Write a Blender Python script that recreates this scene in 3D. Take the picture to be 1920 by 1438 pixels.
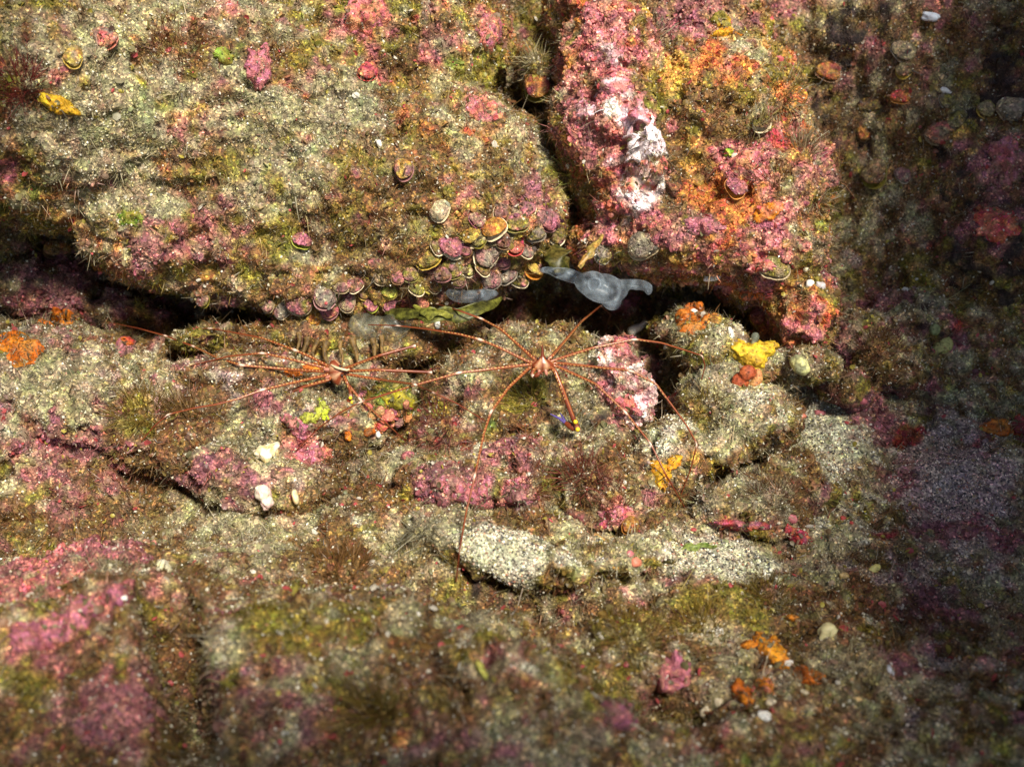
import bpy, bmesh, math, random, time
import numpy as np
from mathutils import Vector, Matrix

T0 = time.time()
for o in list(bpy.data.objects):
    bpy.data.objects.remove(o, do_unlink=True)
scene = bpy.context.scene
COL = scene.collection

# ------------------------------------------------------------------ camera, world, sun, exposure
FOCUS = 0.65
PITCH = math.radians(35)
FWD = np.array([0, math.cos(PITCH), -math.sin(PITCH)])
UPV = np.array([0, math.sin(PITCH), math.cos(PITCH)])
RGT = np.array([1.0, 0, 0])
CAM = -FOCUS * FWD
WIDTH = 0.576                                  # metres across the frame at the focus distance
cam_d = bpy.data.cameras.new('camera')
cam_d.sensor_width = 36
cam_d.lens = 36 * FOCUS / WIDTH
cam_d.clip_start = 0.01
cam_d.clip_end = 100
cam_d.dof.use_dof = True
cam_d.dof.focus_distance = FOCUS - 0.005
cam_d.dof.aperture_fstop = 7.5
cam = bpy.data.objects.new('camera', cam_d)
COL.objects.link(cam)
cam.location = CAM
cam.rotation_euler = (math.pi / 2 - PITCH, 0, 0)
scene.camera = cam

SUN_DIR = np.array([0.26, -0.50, 0.826])       # towards the sun
SUN_DIR /= np.linalg.norm(SUN_DIR)
elev = math.asin(SUN_DIR[2])
world = bpy.data.worlds.new('World')
scene.world = world
world.use_nodes = True
wn = world.node_tree
sky = wn.nodes.new('ShaderNodeTexSky')
sky.sky_type = 'NISHITA'
sky.sun_disc = False
sky.sun_elevation = elev
sky.sun_rotation = math.atan2(SUN_DIR[0], SUN_DIR[1])
wn.links.new(sky.outputs[0], wn.nodes['Background'].inputs['Color'])
wn.nodes['Background'].inputs['Strength'].default_value = 0.13
sun_d = bpy.data.lights.new('sun', 'SUN')
sun_d.energy = 5.0
sun_d.angle = math.radians(9.0)
sun_d.color = (1.0, 0.93, 0.80)
sun = bpy.data.objects.new('sun', sun_d)
COL.objects.link(sun)
sun.rotation_euler = Vector(SUN_DIR).to_track_quat('Z', 'Y').to_euler()
vs = scene.view_settings
vs.view_transform = 'Standard'
vs.look = 'None'
vs.gamma = 1
vs.use_curve_mapping = False
vs.exposure = 0.55

# ------------------------------------------------------------------ numpy noise
def _hash(ix, iy, iz, seed):
    h = (ix * 374761393 + iy * 668265263 + iz * 2147483647 + seed * 1274126177) & 0xFFFFFFFF
    h = ((h ^ (h >> 13)) * 1274126177) & 0xFFFFFFFF
    h = ((h ^ (h >> 16)) * 2246822519) & 0xFFFFFFFF
    return (h ^ (h >> 15)) & 0xFFFFFF

def vnoise(p, scale, seed=0):
    """gradient-ish value noise in -1..1 at points p / scale"""
    q = p / scale
    i = np.floor(q).astype(np.int64)
    f = q - i
    f = f * f * f * (f * (f * 6 - 15) + 10)
    out = np.zeros(len(p))
    for dx in (0, 1):
        wx = f[:, 0] if dx else 1 - f[:, 0]
        for dy in (0, 1):
            wy = wx * (f[:, 1] if dy else 1 - f[:, 1])
            for dz in (0, 1):
                w = wy * (f[:, 2] if dz else 1 - f[:, 2])
                out += w * (_hash(i[:, 0] + dx, i[:, 1] + dy, i[:, 2] + dz, seed) / 8388607.5 - 1)
    return out

def fbm(p, scale, octaves=3, seed=0, gain=0.5):
    s = np.zeros(len(p)); a = 1.0; t = 0
    for k in range(octaves):
        s += a * vnoise(p + 17.3 * k * scale, scale / (2.03 ** k), seed + k)
        t += a; a *= gain
    return s / t

def worley(p, scale, seed=0):
    """distance to nearest feature point (0..~1) and a random number per cell"""
    q = p / scale
    i = np.floor(q).astype(np.int64)
    best = np.full(len(p), 9.0); rid = np.zeros(len(p))
    for dx in (-1, 0, 1):
        for dy in (-1, 0, 1):
            for dz in (-1, 0, 1):
                c = i + np.array([dx, dy, dz])
                h1 = _hash(c[:, 0], c[:, 1], c[:, 2], seed + 11) / 16777215.0
                h2 = _hash(c[:, 0], c[:, 1], c[:, 2], seed + 23) / 16777215.0
                h3 = _hash(c[:, 0], c[:, 1], c[:, 2], seed + 37) / 16777215.0
                d = (c[:, 0] + h1 - q[:, 0]) ** 2 + (c[:, 1] + h2 - q[:, 1]) ** 2 + (c[:, 2] + h3 - q[:, 2]) ** 2
                m = d < best
                best = np.where(m, d, best)
                rid = np.where(m, (h1 * 7.13 + h2 * 3.7 + h3) % 1.0, rid)
    return np.sqrt(best), rid

# ------------------------------------------------------------------ mapping from the photograph's pixels to the place
PXM = WIDTH / 1920.0
def ray(px, py):
    d = FWD * FOCUS + RGT * ((px - 960) * PXM) - UPV * ((py - 719) * PXM)
    return d / FOCUS                            # advances 1 m along the view axis
def P(px, py, d=0.0):
    """point seen at a pixel, d metres beyond the focus distance"""
    return CAM + ray(px, py) * (FOCUS + d)
def to_px(p):
    v = p - CAM
    dep = v @ FWD
    return 960 + (v @ RGT) / dep * FOCUS / PXM, 719 - (v @ UPV) / dep * FOCUS / PXM, dep

# ------------------------------------------------------------------ mesh helpers
def link(name, me, mat=None, parent=None):
    o = bpy.data.objects.new(name, me)
    COL.objects.link(o)
    if mat is not None:
        me.materials.clear(); me.materials.append(mat)
    if parent is not None:
        o.parent = parent
    return o

def tag(o, label=None, cat=None, group=None, kind=None):
    if label: o['label'] = label
    if cat: o['category'] = cat
    if group: o['group'] = group
    if kind: o['kind'] = kind
    return o

def np_mesh(name, V, F, col=None, smooth=True):
    """mesh from arrays; F is (n,3) or (n,4)"""
    me = bpy.data.meshes.new(name)
    V = np.ascontiguousarray(V, dtype=np.float32); F = np.ascontiguousarray(F, dtype=np.int32)
    n, k = F.shape
    me.vertices.add(len(V)); me.vertices.foreach_set('co', V.ravel())
    me.loops.add(n * k); me.loops.foreach_set('vertex_index', F.ravel())
    me.polygons.add(n)
    me.polygons.foreach_set('loop_start', np.arange(0, n * k, k, dtype=np.int32))
    me.polygons.foreach_set('use_smooth', np.full(n, smooth))
    me.update(calc_edges=True)
    if col is not None:
        set_col(me, col)
    return me

def set_col(me, col, name='pigment'):
    a = me.color_attributes.get(name) or me.color_attributes.new(name, 'FLOAT_COLOR', 'POINT')
    c = np.ones((len(me.vertices), 4), dtype=np.float32)
    c[:, :3] = col
    a.data.foreach_set('color', c.ravel())

def vnormals(V, F):
    if F.shape[1] == 4:
        fn = np.cross(V[F[:, 2]] - V[F[:, 0]], V[F[:, 3]] - V[F[:, 1]])
    else:
        fn = np.cross(V[F[:, 1]] - V[F[:, 0]], V[F[:, 2]] - V[F[:, 0]])
    n = np.zeros_like(V)
    for k in range(F.shape[1]):
        for a in range(3):
            n[:, a] += np.bincount(F[:, k], fn[:, a], len(V))
    return n / (np.linalg.norm(n, axis=1, keepdims=True) + 1e-20)

def smooth_verts(V, F, it):
    E = np.concatenate([np.stack([F[:, k], F[:, (k + 1) % F.shape[1]]], 1) for k in range(F.shape[1])])
    cnt = np.bincount(E[:, 0], minlength=len(V)) + np.bincount(E[:, 1], minlength=len(V))
    for _ in range(it):
        acc = np.zeros_like(V)
        for a in range(3):
            acc[:, a] = np.bincount(E[:, 0], V[E[:, 1], a], len(V)) + np.bincount(E[:, 1], V[E[:, 0], a], len(V))
        V = 0.5 * V + 0.5 * acc / np.maximum(cnt, 1)[:, None]
    return V

_ico = {}
def ico(sub):
    if sub not in _ico:
        bm = bmesh.new(); bmesh.ops.create_icosphere(bm, subdivisions=sub, radius=1)
        bm.verts.ensure_lookup_table()
        V = np.array([v.co[:] for v in bm.verts]); F = np.array([[v.index for v in f.verts] for f in bm.faces])
        bm.free(); _ico[sub] = (V, F)
    return _ico[sub]

AX = np.stack([RGT, UPV, -FWD], 1)              # columns: right, up, towards the viewer
def blob(px, py, d, rx, ry, rd, rot=0.0):
    """a lump of rock: centre seen at (px, py), radii in photograph pixels (rx, ry) and metres (rd)"""
    c = P(px, py, d)
    s = PXM * (FOCUS + d) / FOCUS
    a = math.radians(rot)
    R = np.array([[math.cos(a), -math.sin(a), 0], [math.sin(a), math.cos(a), 0], [0, 0, 1]])
    M = AX @ R @ np.diag([rx * s, ry * s, rd])
    return c, M

def remesh(parts, voxel):
    """union of closed pieces as one even surface"""
    vs_, fs_, off = [], [], 0
    for V, F in parts:
        vs_.append(V); fs_.append(F + off); off += len(V)
    me = np_mesh('tmp', np.concatenate(vs_), np.concatenate(fs_))
    o = bpy.data.objects.new('tmp', me); COL.objects.link(o)
    md = o.modifiers.new('r', 'REMESH'); md.mode = 'VOXEL'; md.voxel_size = voxel
    ev = o.evaluated_get(bpy.context.evaluated_depsgraph_get())
    m2 = ev.to_mesh()
    V = np.empty(len(m2.vertices) * 3, dtype=np.float32); m2.vertices.foreach_get('co', V)
    V = V.reshape(-1, 3).astype(float)
    n = np.empty(len(m2.polygons), dtype=np.int32); m2.polygons.foreach_get('loop_total', n)
    L = np.empty(len(m2.loops), dtype=np.int32); m2.loops.foreach_get('vertex_index', L)
    assert (n == 4).all()
    F = L.reshape(-1, 4)
    ev.to_mesh_clear()
    bpy.data.objects.remove(o); bpy.data.meshes.remove(me)
    return V, F

# ------------------------------------------------------------------ reef terrain (structure)
def terrain_h(x, y):
    p = np.stack([x, y, np.zeros_like(x)], 1)
    left = 1 / (1 + np.exp((x - 0.02) / 0.05))
    h = -0.034 + 0.010 * fbm(p, 0.11, 2, 5)
    h += (0.020 + 0.030 * left) * np.exp(-((y + 0.245 - 0.05 * left) / 0.065) ** 2)
    h += 0.022 * np.exp(-((x + 0.27) / 0.09) ** 2 - ((y - 0.02) / 0.07) ** 2)
    h -= 0.045 * np.exp(-((x + 0.012) / 0.05) ** 2 - ((y + 0.136) / 0.013) ** 2)     # hollow under the sand shelf
    h -= 0.03 * np.exp(-((x + 0.285) / 0.035) ** 2 - ((y + 0.10) / 0.03) ** 2)     # hollow at the left edge
    h += 0.0035 * (1 / (1 + np.exp(-(x - 0.17) / 0.02))) * np.sin(y / 0.0105 + 2.5 * fbm(p, 0.06, 2, 6) + 9 * x) * np.exp(-((y + 0.06) / 0.14) ** 2)   # low ripples in the sediment
    h -= 0.016 * (1 / (1 + np.exp(-(x - 0.14) / 0.03))) * np.exp(-((y + 0.05) / 0.2) ** 2)
    h -= 0.055 * np.exp(-((x - 0.015) / 0.05) ** 2 - ((y - 0.115) / 0.03) ** 2)    # black cavity behind the crab rock
    h -= 0.045 * np.exp(-((x - 0.085) / 0.016) ** 2 - ((y - 0.02) / 0.03) ** 2)    # gap right of the pale stone
    h -= 0.030 * np.exp(-((x - 0.07) / 0.03) ** 2 - ((y + 0.035) / 0.012) ** 2)
    h -= 0.030 * np.exp(-((x + 0.21) / 0.02) ** 2 - ((y + 0.02) / 0.02) ** 2)
    h -= 0.024 * np.exp(-((x + 0.235) / 0.06) ** 2 - ((y + 0.075 - 0.25 * (x + 0.235)) / 0.012) ** 2)
    h += 0.016 * np.clip((-0.10 - y) / 0.08, 0, 1) * fbm(p, 0.055, 2, 8)
    h -= 0.080 * np.exp(-((x + 0.141 + 0.40 * (y + 0.20)) / 0.012) ** 4 - ((y + 0.205) / 0.034) ** 4)   # dark hollow at lower left
    h -= 0.045 * np.exp(-((x - 0.062) / 0.028) ** 2 - ((y + 0.208) / 0.011) ** 2)
    h -= 0.016 * np.exp(-((x - 0.008) / 0.022) ** 2 - ((y + 0.185) / 0.010) ** 2)
    y0 = 0.155 - 0.06 / (1 + np.exp(-(x - 0.24) / 0.02)) - 0.03 / (1 + np.exp((x + 0.2) / 0.03))
    h += 1.7 * 0.02 * np.logaddexp(0, (y - y0) / 0.02)
    far = np.clip(y - 1.2, 0, None)
    h -= 1.55 * far
    return h

def grid_coords(lo, hi, a, b, step, grow=1.25):
    c = list(np.arange(a, b, step))
    s, v = step, a
    left = []
    while v > lo:
        s *= grow; v -= s; left.append(v)
    s, v = step, c[-1]
    right = []
    while v < hi:
        s *= grow; v += s; right.append(v)
    return np.array(left[::-1] + c + right)

gx = grid_coords(-6, 6, -0.33, 0.40, 0.0015)
gy = grid_coords(-4, 6, -0.27, 0.34, 0.0015)
GX, GY = np.meshgrid(gx, gy)
tx, ty = GX.ravel(), GY.ravel()
TV = np.stack([tx, ty, terrain_h(tx, ty)], 1)
nx, ny = len(gx), len(gy)
ii = (np.arange(ny - 1)[:, None] * nx + np.arange(nx - 1)[None]).ravel()
TF = np.stack([ii, ii + 1, ii + 1 + nx, ii + nx], 1)

ROCKS = {}      # name -> dict(V, F, label ...)
def rock(key, name, label, cat, blobs, voxel=0.0016, sm=4, cut=None, **kw):
    Vi, Fi = ico(4)
    parts = []
    for b in blobs:
        c, M = blob(*b)
        parts.append((Vi @ M.T + c, Fi))
    V, F = remesh(parts, voxel)
    V = smooth_verts(V, F, sm)
    if cut:
        for b in cut:                       # press hollows into the surface
            c, M = blob(*b)
            q = np.linalg.solve(M, (V - c).T).T
            r = np.linalg.norm(q, axis=1)
            m = r < 1
            q2 = q[m].copy(); 
            zz = -np.sqrt(np.clip(1 - q2[:, 0] ** 2 - q2[:, 1] ** 2, 0, 1))
            V[m] = np.stack([q2[:, 0], q2[:, 1], np.minimum(q2[:, 2], zz)], 1) @ M.T + c
    ROCKS[key] = dict(V=V, F=F, name=name, label=label, cat=cat, **kw)

rock('left_boulder', 'boulder', 'huge rounded olive and grey boulder at upper left, shells along its overhanging lower edge', 'boulder', [
    (560, 330, 0.075, 420, 250, 0.085, -8),
    (780, 360, 0.065, 290, 220, 0.065, -12),
    (360, 200, 0.060, 420, 260, 0.085, -14),
    (110, 185, 0.036, 300, 250, 0.100, -14),
    (300, 430, 0.050, 170, 110, 0.06, -20),
    (690, 90, 0.090, 272, 230, 0.08, 0),
    (460, 440, 0.060, 280, 130, 0.055, -16),
    (880, 440, 0.050, 170, 100, 0.045, 10),
    (600, 515, 0.050, 280, 78, 0.042, 0),
    (560, 110, 0.03, 110, 60, 0.03, -60),
    (-250, 150, 0.06, 400, 260, 0.10, 0),
    (250, -180, 0.09, 600, 260, 0.12, 0),
    (700, -150, 0.11, 240, 260, 0.11, 0),
], voxel=0.0018)
rock('wedge_rock', 'rock', 'small fuzzy rock wedged inside the crack between the two boulders', 'rock', [
    (1002, 150, 0.085, 38, 44, 0.03, 0), (985, 120, 0.09, 30, 30, 0.025, 0)])
rock('right_boulder', 'boulder', 'upright boulder with pink and white crusted ridge and orange flank right of the crack', 'boulder', [
    (1140, 130, 0.060, 95, 130, 0.055, 0),
    (1150, 260, 0.055, 115, 150, 0.060, 20),
    (1200, 300, 0.050, 60, 170, 0.065, 22),
    (1215, 400, 0.055, 125, 110, 0.055, 0),
    (1330, 250, 0.080, 180, 190, 0.075, 0),
    (1400, 380, 0.065, 150, 150, 0.065, 0),
    (1330, 450, 0.055, 210, 90, 0.055, 0),
    (1440, 480, 0.065, 110, 110, 0.060, 0),
    (1490, 590, 0.060, 75, 110, 0.050, 0),
    (1100, 20, 0.08, 80, 110, 0.06, 0),
    (1230, -20, 0.13, 190, 160, 0.08, 0),
    (1330, 80, 0.11, 110, 120, 0.06, 0),
    (1500, 330, 0.075, 50, 80, 0.04, 0),
    (1120, 460, 0.065, 60, 50, 0.04, 0),
], cut=[(1427, 592, 0.005, 52, 44, 0.05, 0)])
rock('crab_rock', 'rock', 'low brown rock in front of the crevice under the big arrow crab', 'rock', [
    (1010, 705, 0.045, 130, 100, 0.044, 0),
    (960, 660, 0.055, 95, 55, 0.03, 10),
    (900, 740, 0.040, 110, 90, 0.038, 0),
    (1010, 790, 0.030, 170, 80, 0.035, 0),
    (860, 820, 0.025, 120, 60, 0.03, 0),
    (1090, 860, 0.010, 110, 70, 0.03, 0),
])
rock('crevice_rock', 'rock', 'brown rock at the back of the crevice behind the smaller arrow crab', 'rock', [
    (560, 640, 0.055, 170, 40, 0.03, 4), (720, 650, 0.058, 110, 40, 0.03, 0), (420, 630, 0.06, 110, 35, 0.03, 8), (850, 625, 0.065, 70, 45, 0.025, 0)])
rock('pale_stone', 'stone', 'round stone crusted pink and white below the right legs of the big arrow crab', 'stone', [
    (1160, 715, 0.025, 58, 82, 0.028, 25), (1140, 690, 0.03, 60, 50, 0.025, 0), (1180, 745, 0.025, 40, 50, 0.022, 10)])
rock('ledge_right', 'rock', 'speckled grey ledge beneath the orange boulder beside the yellow sponge', 'rock', [
    (1330, 655, 0.055, 75, 60, 0.04, 0),
    (1270, 620, 0.075, 50, 40, 0.03, 0),
    (1400, 690, 0.055, 130, 50, 0.04, 0),
    (1500, 680, 0.05, 60, 42, 0.04, 0),
    (1345, 750, 0.035, 80, 60, 0.035, 0),
    (1390, 790, 0.02, 110, 70, 0.035, 0),
    (1290, 850, 0.005, 110, 60, 0.03, 0),
])
rock('olive_stone', 'stone', 'small stone with olive and salmon crust between the two crabs', 'stone', [
    (725, 765, 0.012, 52, 42, 0.018, -10), (690, 775, 0.012, 30, 34, 0.014, 0)], voxel=0.0012)
rock('pink_ledge', 'rock', 'low mauve knobbly ledge below the left legs of the big arrow crab', 'rock', [
    (860, 910, -0.02, 110, 42, 0.025, 0), (960, 925, -0.02, 60, 38, 0.022, 0), (800, 890, -0.015, 60, 34, 0.02, 0), (1000, 880, -0.005, 110, 70, 0.025, 0)], voxel=0.0013)
rock('tuft_rock', 'rock', 'brownish rock under the red algae tuft at lower centre', 'rock', [
    (1110, 930, -0.018, 110, 65, 0.025, 0), (1160, 975, -0.03, 80, 40, 0.02, 0), (1230, 900, -0.01, 80, 60, 0.02, 0)])
rock('corner_rock', 'rock', 'small reddish rock with a black rim right of the crab leg tips', 'rock', [
    (1380, 945, -0.02, 95, 50, 0.025, 15), (1440, 975, -0.03, 75, 40, 0.02, 0), (1500, 910, -0.01, 80, 60, 0.02, 0)])
rock('sand_shelf', 'ledge', 'pale sand covered shelf above the black hollow at lower centre', 'ledge', [
    (950, 1045, -0.072, 125, 52, 0.022, -14), (850, 1010, -0.055, 110, 50, 0.024, -20), (1050, 1062, -0.078, 80, 30, 0.018, -6), (1150, 1050, -0.066, 110, 36, 0.02, 4)])
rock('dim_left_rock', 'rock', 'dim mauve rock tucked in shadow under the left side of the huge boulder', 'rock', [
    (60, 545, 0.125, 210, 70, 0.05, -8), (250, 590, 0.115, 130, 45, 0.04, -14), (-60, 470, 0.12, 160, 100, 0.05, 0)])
rock('left_rock', 'rock', 'grey speckled rock at the left edge below the orange sponge', 'rock', [
    (60, 740, 0.03, 190, 130, 0.05, 0), (180, 770, 0.02, 95, 105, 0.045, 0), (0, 850, 0.0, 90, 70, 0.04, 0)])
rock('mid_left_rock', 'rock', 'sediment dusted rock beneath the smaller arrow crab', 'rock', [
    (440, 720, 0.035, 170, 70, 0.04, 8), (350, 840, 0.005, 200, 90, 0.035, -15), (560, 800, 0.01, 180, 80, 0.03, 0), (620, 720, 0.045, 140, 60, 0.03, 0), (480, 900, -0.02, 170, 70, 0.03, -10)])
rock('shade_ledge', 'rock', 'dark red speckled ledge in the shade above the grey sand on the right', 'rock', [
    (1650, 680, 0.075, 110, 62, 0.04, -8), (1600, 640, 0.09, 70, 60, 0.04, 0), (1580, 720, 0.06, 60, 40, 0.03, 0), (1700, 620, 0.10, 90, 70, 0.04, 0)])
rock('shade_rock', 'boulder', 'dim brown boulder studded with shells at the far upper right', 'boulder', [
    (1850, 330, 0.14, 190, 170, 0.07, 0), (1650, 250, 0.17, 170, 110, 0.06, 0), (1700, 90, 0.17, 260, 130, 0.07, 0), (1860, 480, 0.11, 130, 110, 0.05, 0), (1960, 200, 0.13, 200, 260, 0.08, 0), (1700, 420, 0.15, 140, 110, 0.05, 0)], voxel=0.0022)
rock('pink_mound', 'rock', 'rounded rose pink crusted mound filling the lower left corner', 'rock', [
    (60, 1260, -0.125, 180, 190, 0.055, 0), (150, 1150, -0.112, 105, 90, 0.042, 0), (160, 1310, -0.14, 85, 90, 0.035, 0), (20, 1400, -0.13, 260, 150, 0.05, 0), (120, 1090, -0.085, 160, 60, 0.04, 10)], voxel=0.0014)
# added out-of-view rock lumps, shaped to shade the right side and frame edges
def shade_caster():
    Vi, Fi = ico(3)
    parts = []
    for (x, y, z, rx, ry, rz) in [(0.78, -0.60, 0.64, 0.42, 0.36, 0.13), (-0.555, -0.36, 0.68, 0.48, 0.62, 0.14), (0.10, -1.085, 0.70, 0.85, 0.44, 0.15), (-1.10, 0.0, 0.25, 0.42, 0.75, 0.62), (0.95, -0.25, 0.62, 0.56, 0.60, 0.16), (0.80, 0.25, 0.62, 0.45, 0.45, 0.18), (1.15, 0.5, 0.3, 0.40, 0.5, 0.55),
                                  (1.3, -0.2, 0.2, 0.35, 0.7, 0.6), (0.72, -0.62, 0.60, 0.30, 0.30, 0.12)]:
        parts.append((Vi * np.array([rx, ry, rz]) + np.array([x, y, z]), Fi))
    return remesh(parts, 0.012)
V, F = shade_caster()
ROCKS['shade_caster'] = dict(V=smooth_verts(V, F, 3), F=F, name='unseen_shade_caster', label=None, cat=None, coarse=True)
ROCKS['terrain'] = dict(V=TV, F=TF, name='reef_floor', label=None, cat=None)

print('geometry', time.time() - T0)
#@@PIGMENT
# ------------------------------------------------------------------ materials
def mat_new(name):
    m = bpy.data.materials.new(name); m.use_nodes = True
    nt = m.node_tree
    return m, nt, nt.nodes['Principled BSDF']

def N(nt, typ, **kw):
    n = nt.nodes.new(typ)
    for k, v in kw.items():
        if k.startswith('i_'):
            n.inputs[k[2:].replace('_', ' ')].default_value = v
        else:
            setattr(n, k, v)
    return n

def reef_material(name, rough=0.75, speck=1.0):
    """pigment of each crust from the mesh, broken up by fine cells, grains and relief in 3-D"""
    m, nt, b = mat_new(name)
    L = nt.links.new
    at = N(nt, 'ShaderNodeAttribute', attribute_name='pigment')
    geo = N(nt, 'ShaderNodeNewGeometry')
    v1 = N(nt, 'ShaderNodeTexVoronoi', feature='F1'); v1.inputs['Scale'].default_value = 900
    v2 = N(nt, 'ShaderNodeTexVoronoi', feature='F1'); v2.inputs['Scale'].default_value = 330
    n1 = N(nt, 'ShaderNodeTexNoise'); n1.inputs['Scale'].default_value = 160; n1.inputs['Detail'].default_value = 6
    n1.inputs['Roughness'].default_value = 0.7
    for n in (v1, v2, n1):
        L(geo.outputs['Position'], n.inputs['Vector'])
    s1 = N(nt, 'ShaderNodeSeparateColor'); L(v1.outputs['Color'], s1.inputs[0])
    s2 = N(nt, 'ShaderNodeSeparateColor'); L(v2.outputs['Color'], s2.inputs[0])
    r1 = N(nt, 'ShaderNodeValToRGB')
    r1.color_ramp.elements[0].position = 0.0; r1.color_ramp.elements[0].color = (0.22, 0.21, 0.22, 1)
    r1.color_ramp.elements[1].position = 1.0; r1.color_ramp.elements[1].color = (3.4, 3.2, 2.7, 1)
    e = r1.color_ramp.elements.new(0.6); e.color = (0.95, 0.95, 0.95, 1)
    e = r1.color_ramp.elements.new(0.9); e.color = (1.5, 1.5, 1.4, 1)
    L(s1.outputs[0], r1.inputs[0])
    mx = N(nt, 'ShaderNodeMix', data_type='RGBA', blend_type='MULTIPLY'); mx.inputs['Factor'].default_value = 0.8 * speck
    L(at.outputs['Color'], mx.inputs['A']); L(r1.outputs['Color'], mx.inputs['B'])
    r2 = N(nt, 'ShaderNodeValToRGB')
    r2.color_ramp.elements[0].color = (0.45, 0.40, 0.36, 1); r2.color_ramp.elements[1].color = (1.5, 1.5, 1.45, 1)
    L(s2.outputs[1], r2.inputs[0])
    mx2 = N(nt, 'ShaderNodeMix', data_type='RGBA', blend_type='MULTIPLY'); mx2.inputs['Factor'].default_value = 0.7 * speck
    L(mx.outputs['Result'], mx2.inputs['A']); L(r2.outputs['Color'], mx2.inputs['B'])
    hs = N(nt, 'ShaderNodeHueSaturation'); hs.inputs['Saturation'].default_value = 0.98
    mr = N(nt, 'ShaderNodeMapRange'); mr.inputs['To Min'].default_value = 0.47; mr.inputs['To Max'].default_value = 0.53
    L(s2.outputs[2], mr.inputs['Value']); L(mr.outputs['Result'], hs.inputs['Hue'])
    L(mx2.outputs['Result'], hs.inputs['Color'])
    L(hs.outputs['Color'], b.inputs['Base Color'])
    bp = N(nt, 'ShaderNodeBump'); bp.inputs['Strength'].default_value = 0.9; bp.inputs['Distance'].default_value = 0.0012
    ad = N(nt, 'ShaderNodeMath', operation='MULTIPLY_ADD'); ad.inputs[1].default_value = 0.5
    L(v1.outputs['Distance'], ad.inputs[0]); L(n1.outputs['Fac'], ad.inputs[2])
    L(ad.outputs[0], bp.inputs['Height']); L(bp.outputs['Normal'], b.inputs['Normal'])
    b.inputs['Roughness'].default_value = rough
    b.inputs['Specular IOR Level'].default_value = 0.35
    return m

def pigment_material(name, rough=0.5, spec=0.5, sss=0.0, noise=0.25, nscale=500, bump=0.0, coat=0.0, pores=0.0):
    m, nt, b = mat_new(name)
    L = nt.links.new
    at = N(nt, 'ShaderNodeAttribute', attribute_name='pigment')
    geo = N(nt, 'ShaderNodeNewGeometry')
    n1 = N(nt, 'ShaderNodeTexNoise'); n1.inputs['Scale'].default_value = nscale; n1.inputs['Detail'].default_value = 4
    L(geo.outputs['Position'], n1.inputs['Vector'])
    mr = N(nt, 'ShaderNodeMapRange'); mr.inputs['From Min'].default_value = 0.3; mr.inputs['From Max'].default_value = 0.7
    mr.inputs['To Min'].default_value = 1 - noise; mr.inputs['To Max'].default_value = 1 + noise
    L(n1.outputs['Fac'], mr.inputs['Value'])
    mx = N(nt, 'ShaderNodeMix', data_type='RGBA', blend_type='MULTIPLY'); mx.inputs['Factor'].default_value = 1
    L(at.outputs['Color'], mx.inputs['A']); L(mr.outputs['Result'], mx.inputs['B'])
    if pores:
        vp = N(nt, 'ShaderNodeTexVoronoi'); vp.inputs['Scale'].default_value = pores; L(geo.outputs['Position'], vp.inputs['Vector'])
        pr = N(nt, 'ShaderNodeMapRange'); pr.inputs['From Min'].default_value = 0.12; pr.inputs['From Max'].default_value = 0.42
        pr.inputs['To Min'].default_value = 0.25; pr.inputs['To Max'].default_value = 1.0
        L(vp.outputs['Distance'], pr.inputs['Value'])
        mp = N(nt, 'ShaderNodeMix', data_type='RGBA', blend_type='MULTIPLY'); mp.inputs['Factor'].default_value = 0.8
        L(mx.outputs['Result'], mp.inputs['A']); L(pr.outputs['Result'], mp.inputs['B'])
        mx = mp
    L(mx.outputs['Result'], b.inputs['Base Color'])
    b.inputs['Roughness'].default_value = rough; b.inputs['Specular IOR Level'].default_value = spec
    b.inputs['Coat Weight'].default_value = coat; b.inputs['Coat Roughness'].default_value = 0.15
    if sss:
        b.inputs['Subsurface Weight'].default_value = sss
        b.inputs['Subsurface Radius'].default_value = (0.004, 0.002, 0.0015)
        b.inputs['Subsurface Scale'].default_value = 0.5
    if bump:
        bp = N(nt, 'ShaderNodeBump'); bp.inputs['Strength'].default_value = 0.8; bp.inputs['Distance'].default_value = bump
        L(n1.outputs['Fac'], bp.inputs['Height']); L(bp.outputs['Normal'], b.inputs['Normal'])
    return m

def blade_material(name, speck=False):
    m, nt, b = mat_new(name)
    at0 = N(nt, 'ShaderNodeAttribute', attribute_name='pigment')
    at = at0
    if speck:
        geo = N(nt, 'ShaderNodeNewGeometry'); no = N(nt, 'ShaderNodeTexNoise'); no.inputs['Scale'].default_value = 450; no.inputs['Detail'].default_value = 5; no.inputs['Roughness'].default_value = .7
        nt.links.new(geo.outputs['Position'], no.inputs['Vector'])
        cr = N(nt, 'ShaderNodeValToRGB'); cr.color_ramp.elements[0].position = .36; cr.color_ramp.elements[0].color = (.3, .28, .3, 1)
        cr.color_ramp.elements[1].position = .7; cr.color_ramp.elements[1].color = (2.0, 1.8, 2.2, 1)
        nt.links.new(no.outputs['Fac'], cr.inputs[0])
        at = N(nt, 'ShaderNodeMix', data_type='RGBA', blend_type='MULTIPLY'); at.inputs['Factor'].default_value = 1
        nt.links.new(at0.outputs['Color'], at.inputs['A']); nt.links.new(cr.outputs['Color'], at.inputs['B'])
    AO = at.outputs['Result'] if speck else at.outputs['Color']
    nt.links.new(AO, b.inputs['Base Color'])
    b.inputs['Roughness'].default_value = 0.45
    tr = N(nt, 'ShaderNodeBsdfTranslucent'); nt.links.new(AO, tr.inputs['Color'])
    ms = N(nt, 'ShaderNodeMixShader'); ms.inputs[0].default_value = 0.35
    nt.links.new(b.outputs[0], ms.inputs[1]); nt.links.new(tr.outputs[0], ms.inputs[2])
    nt.links.new(ms.outputs[0], nt.nodes['Material Output'].inputs['Surface'])
    return m

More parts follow.
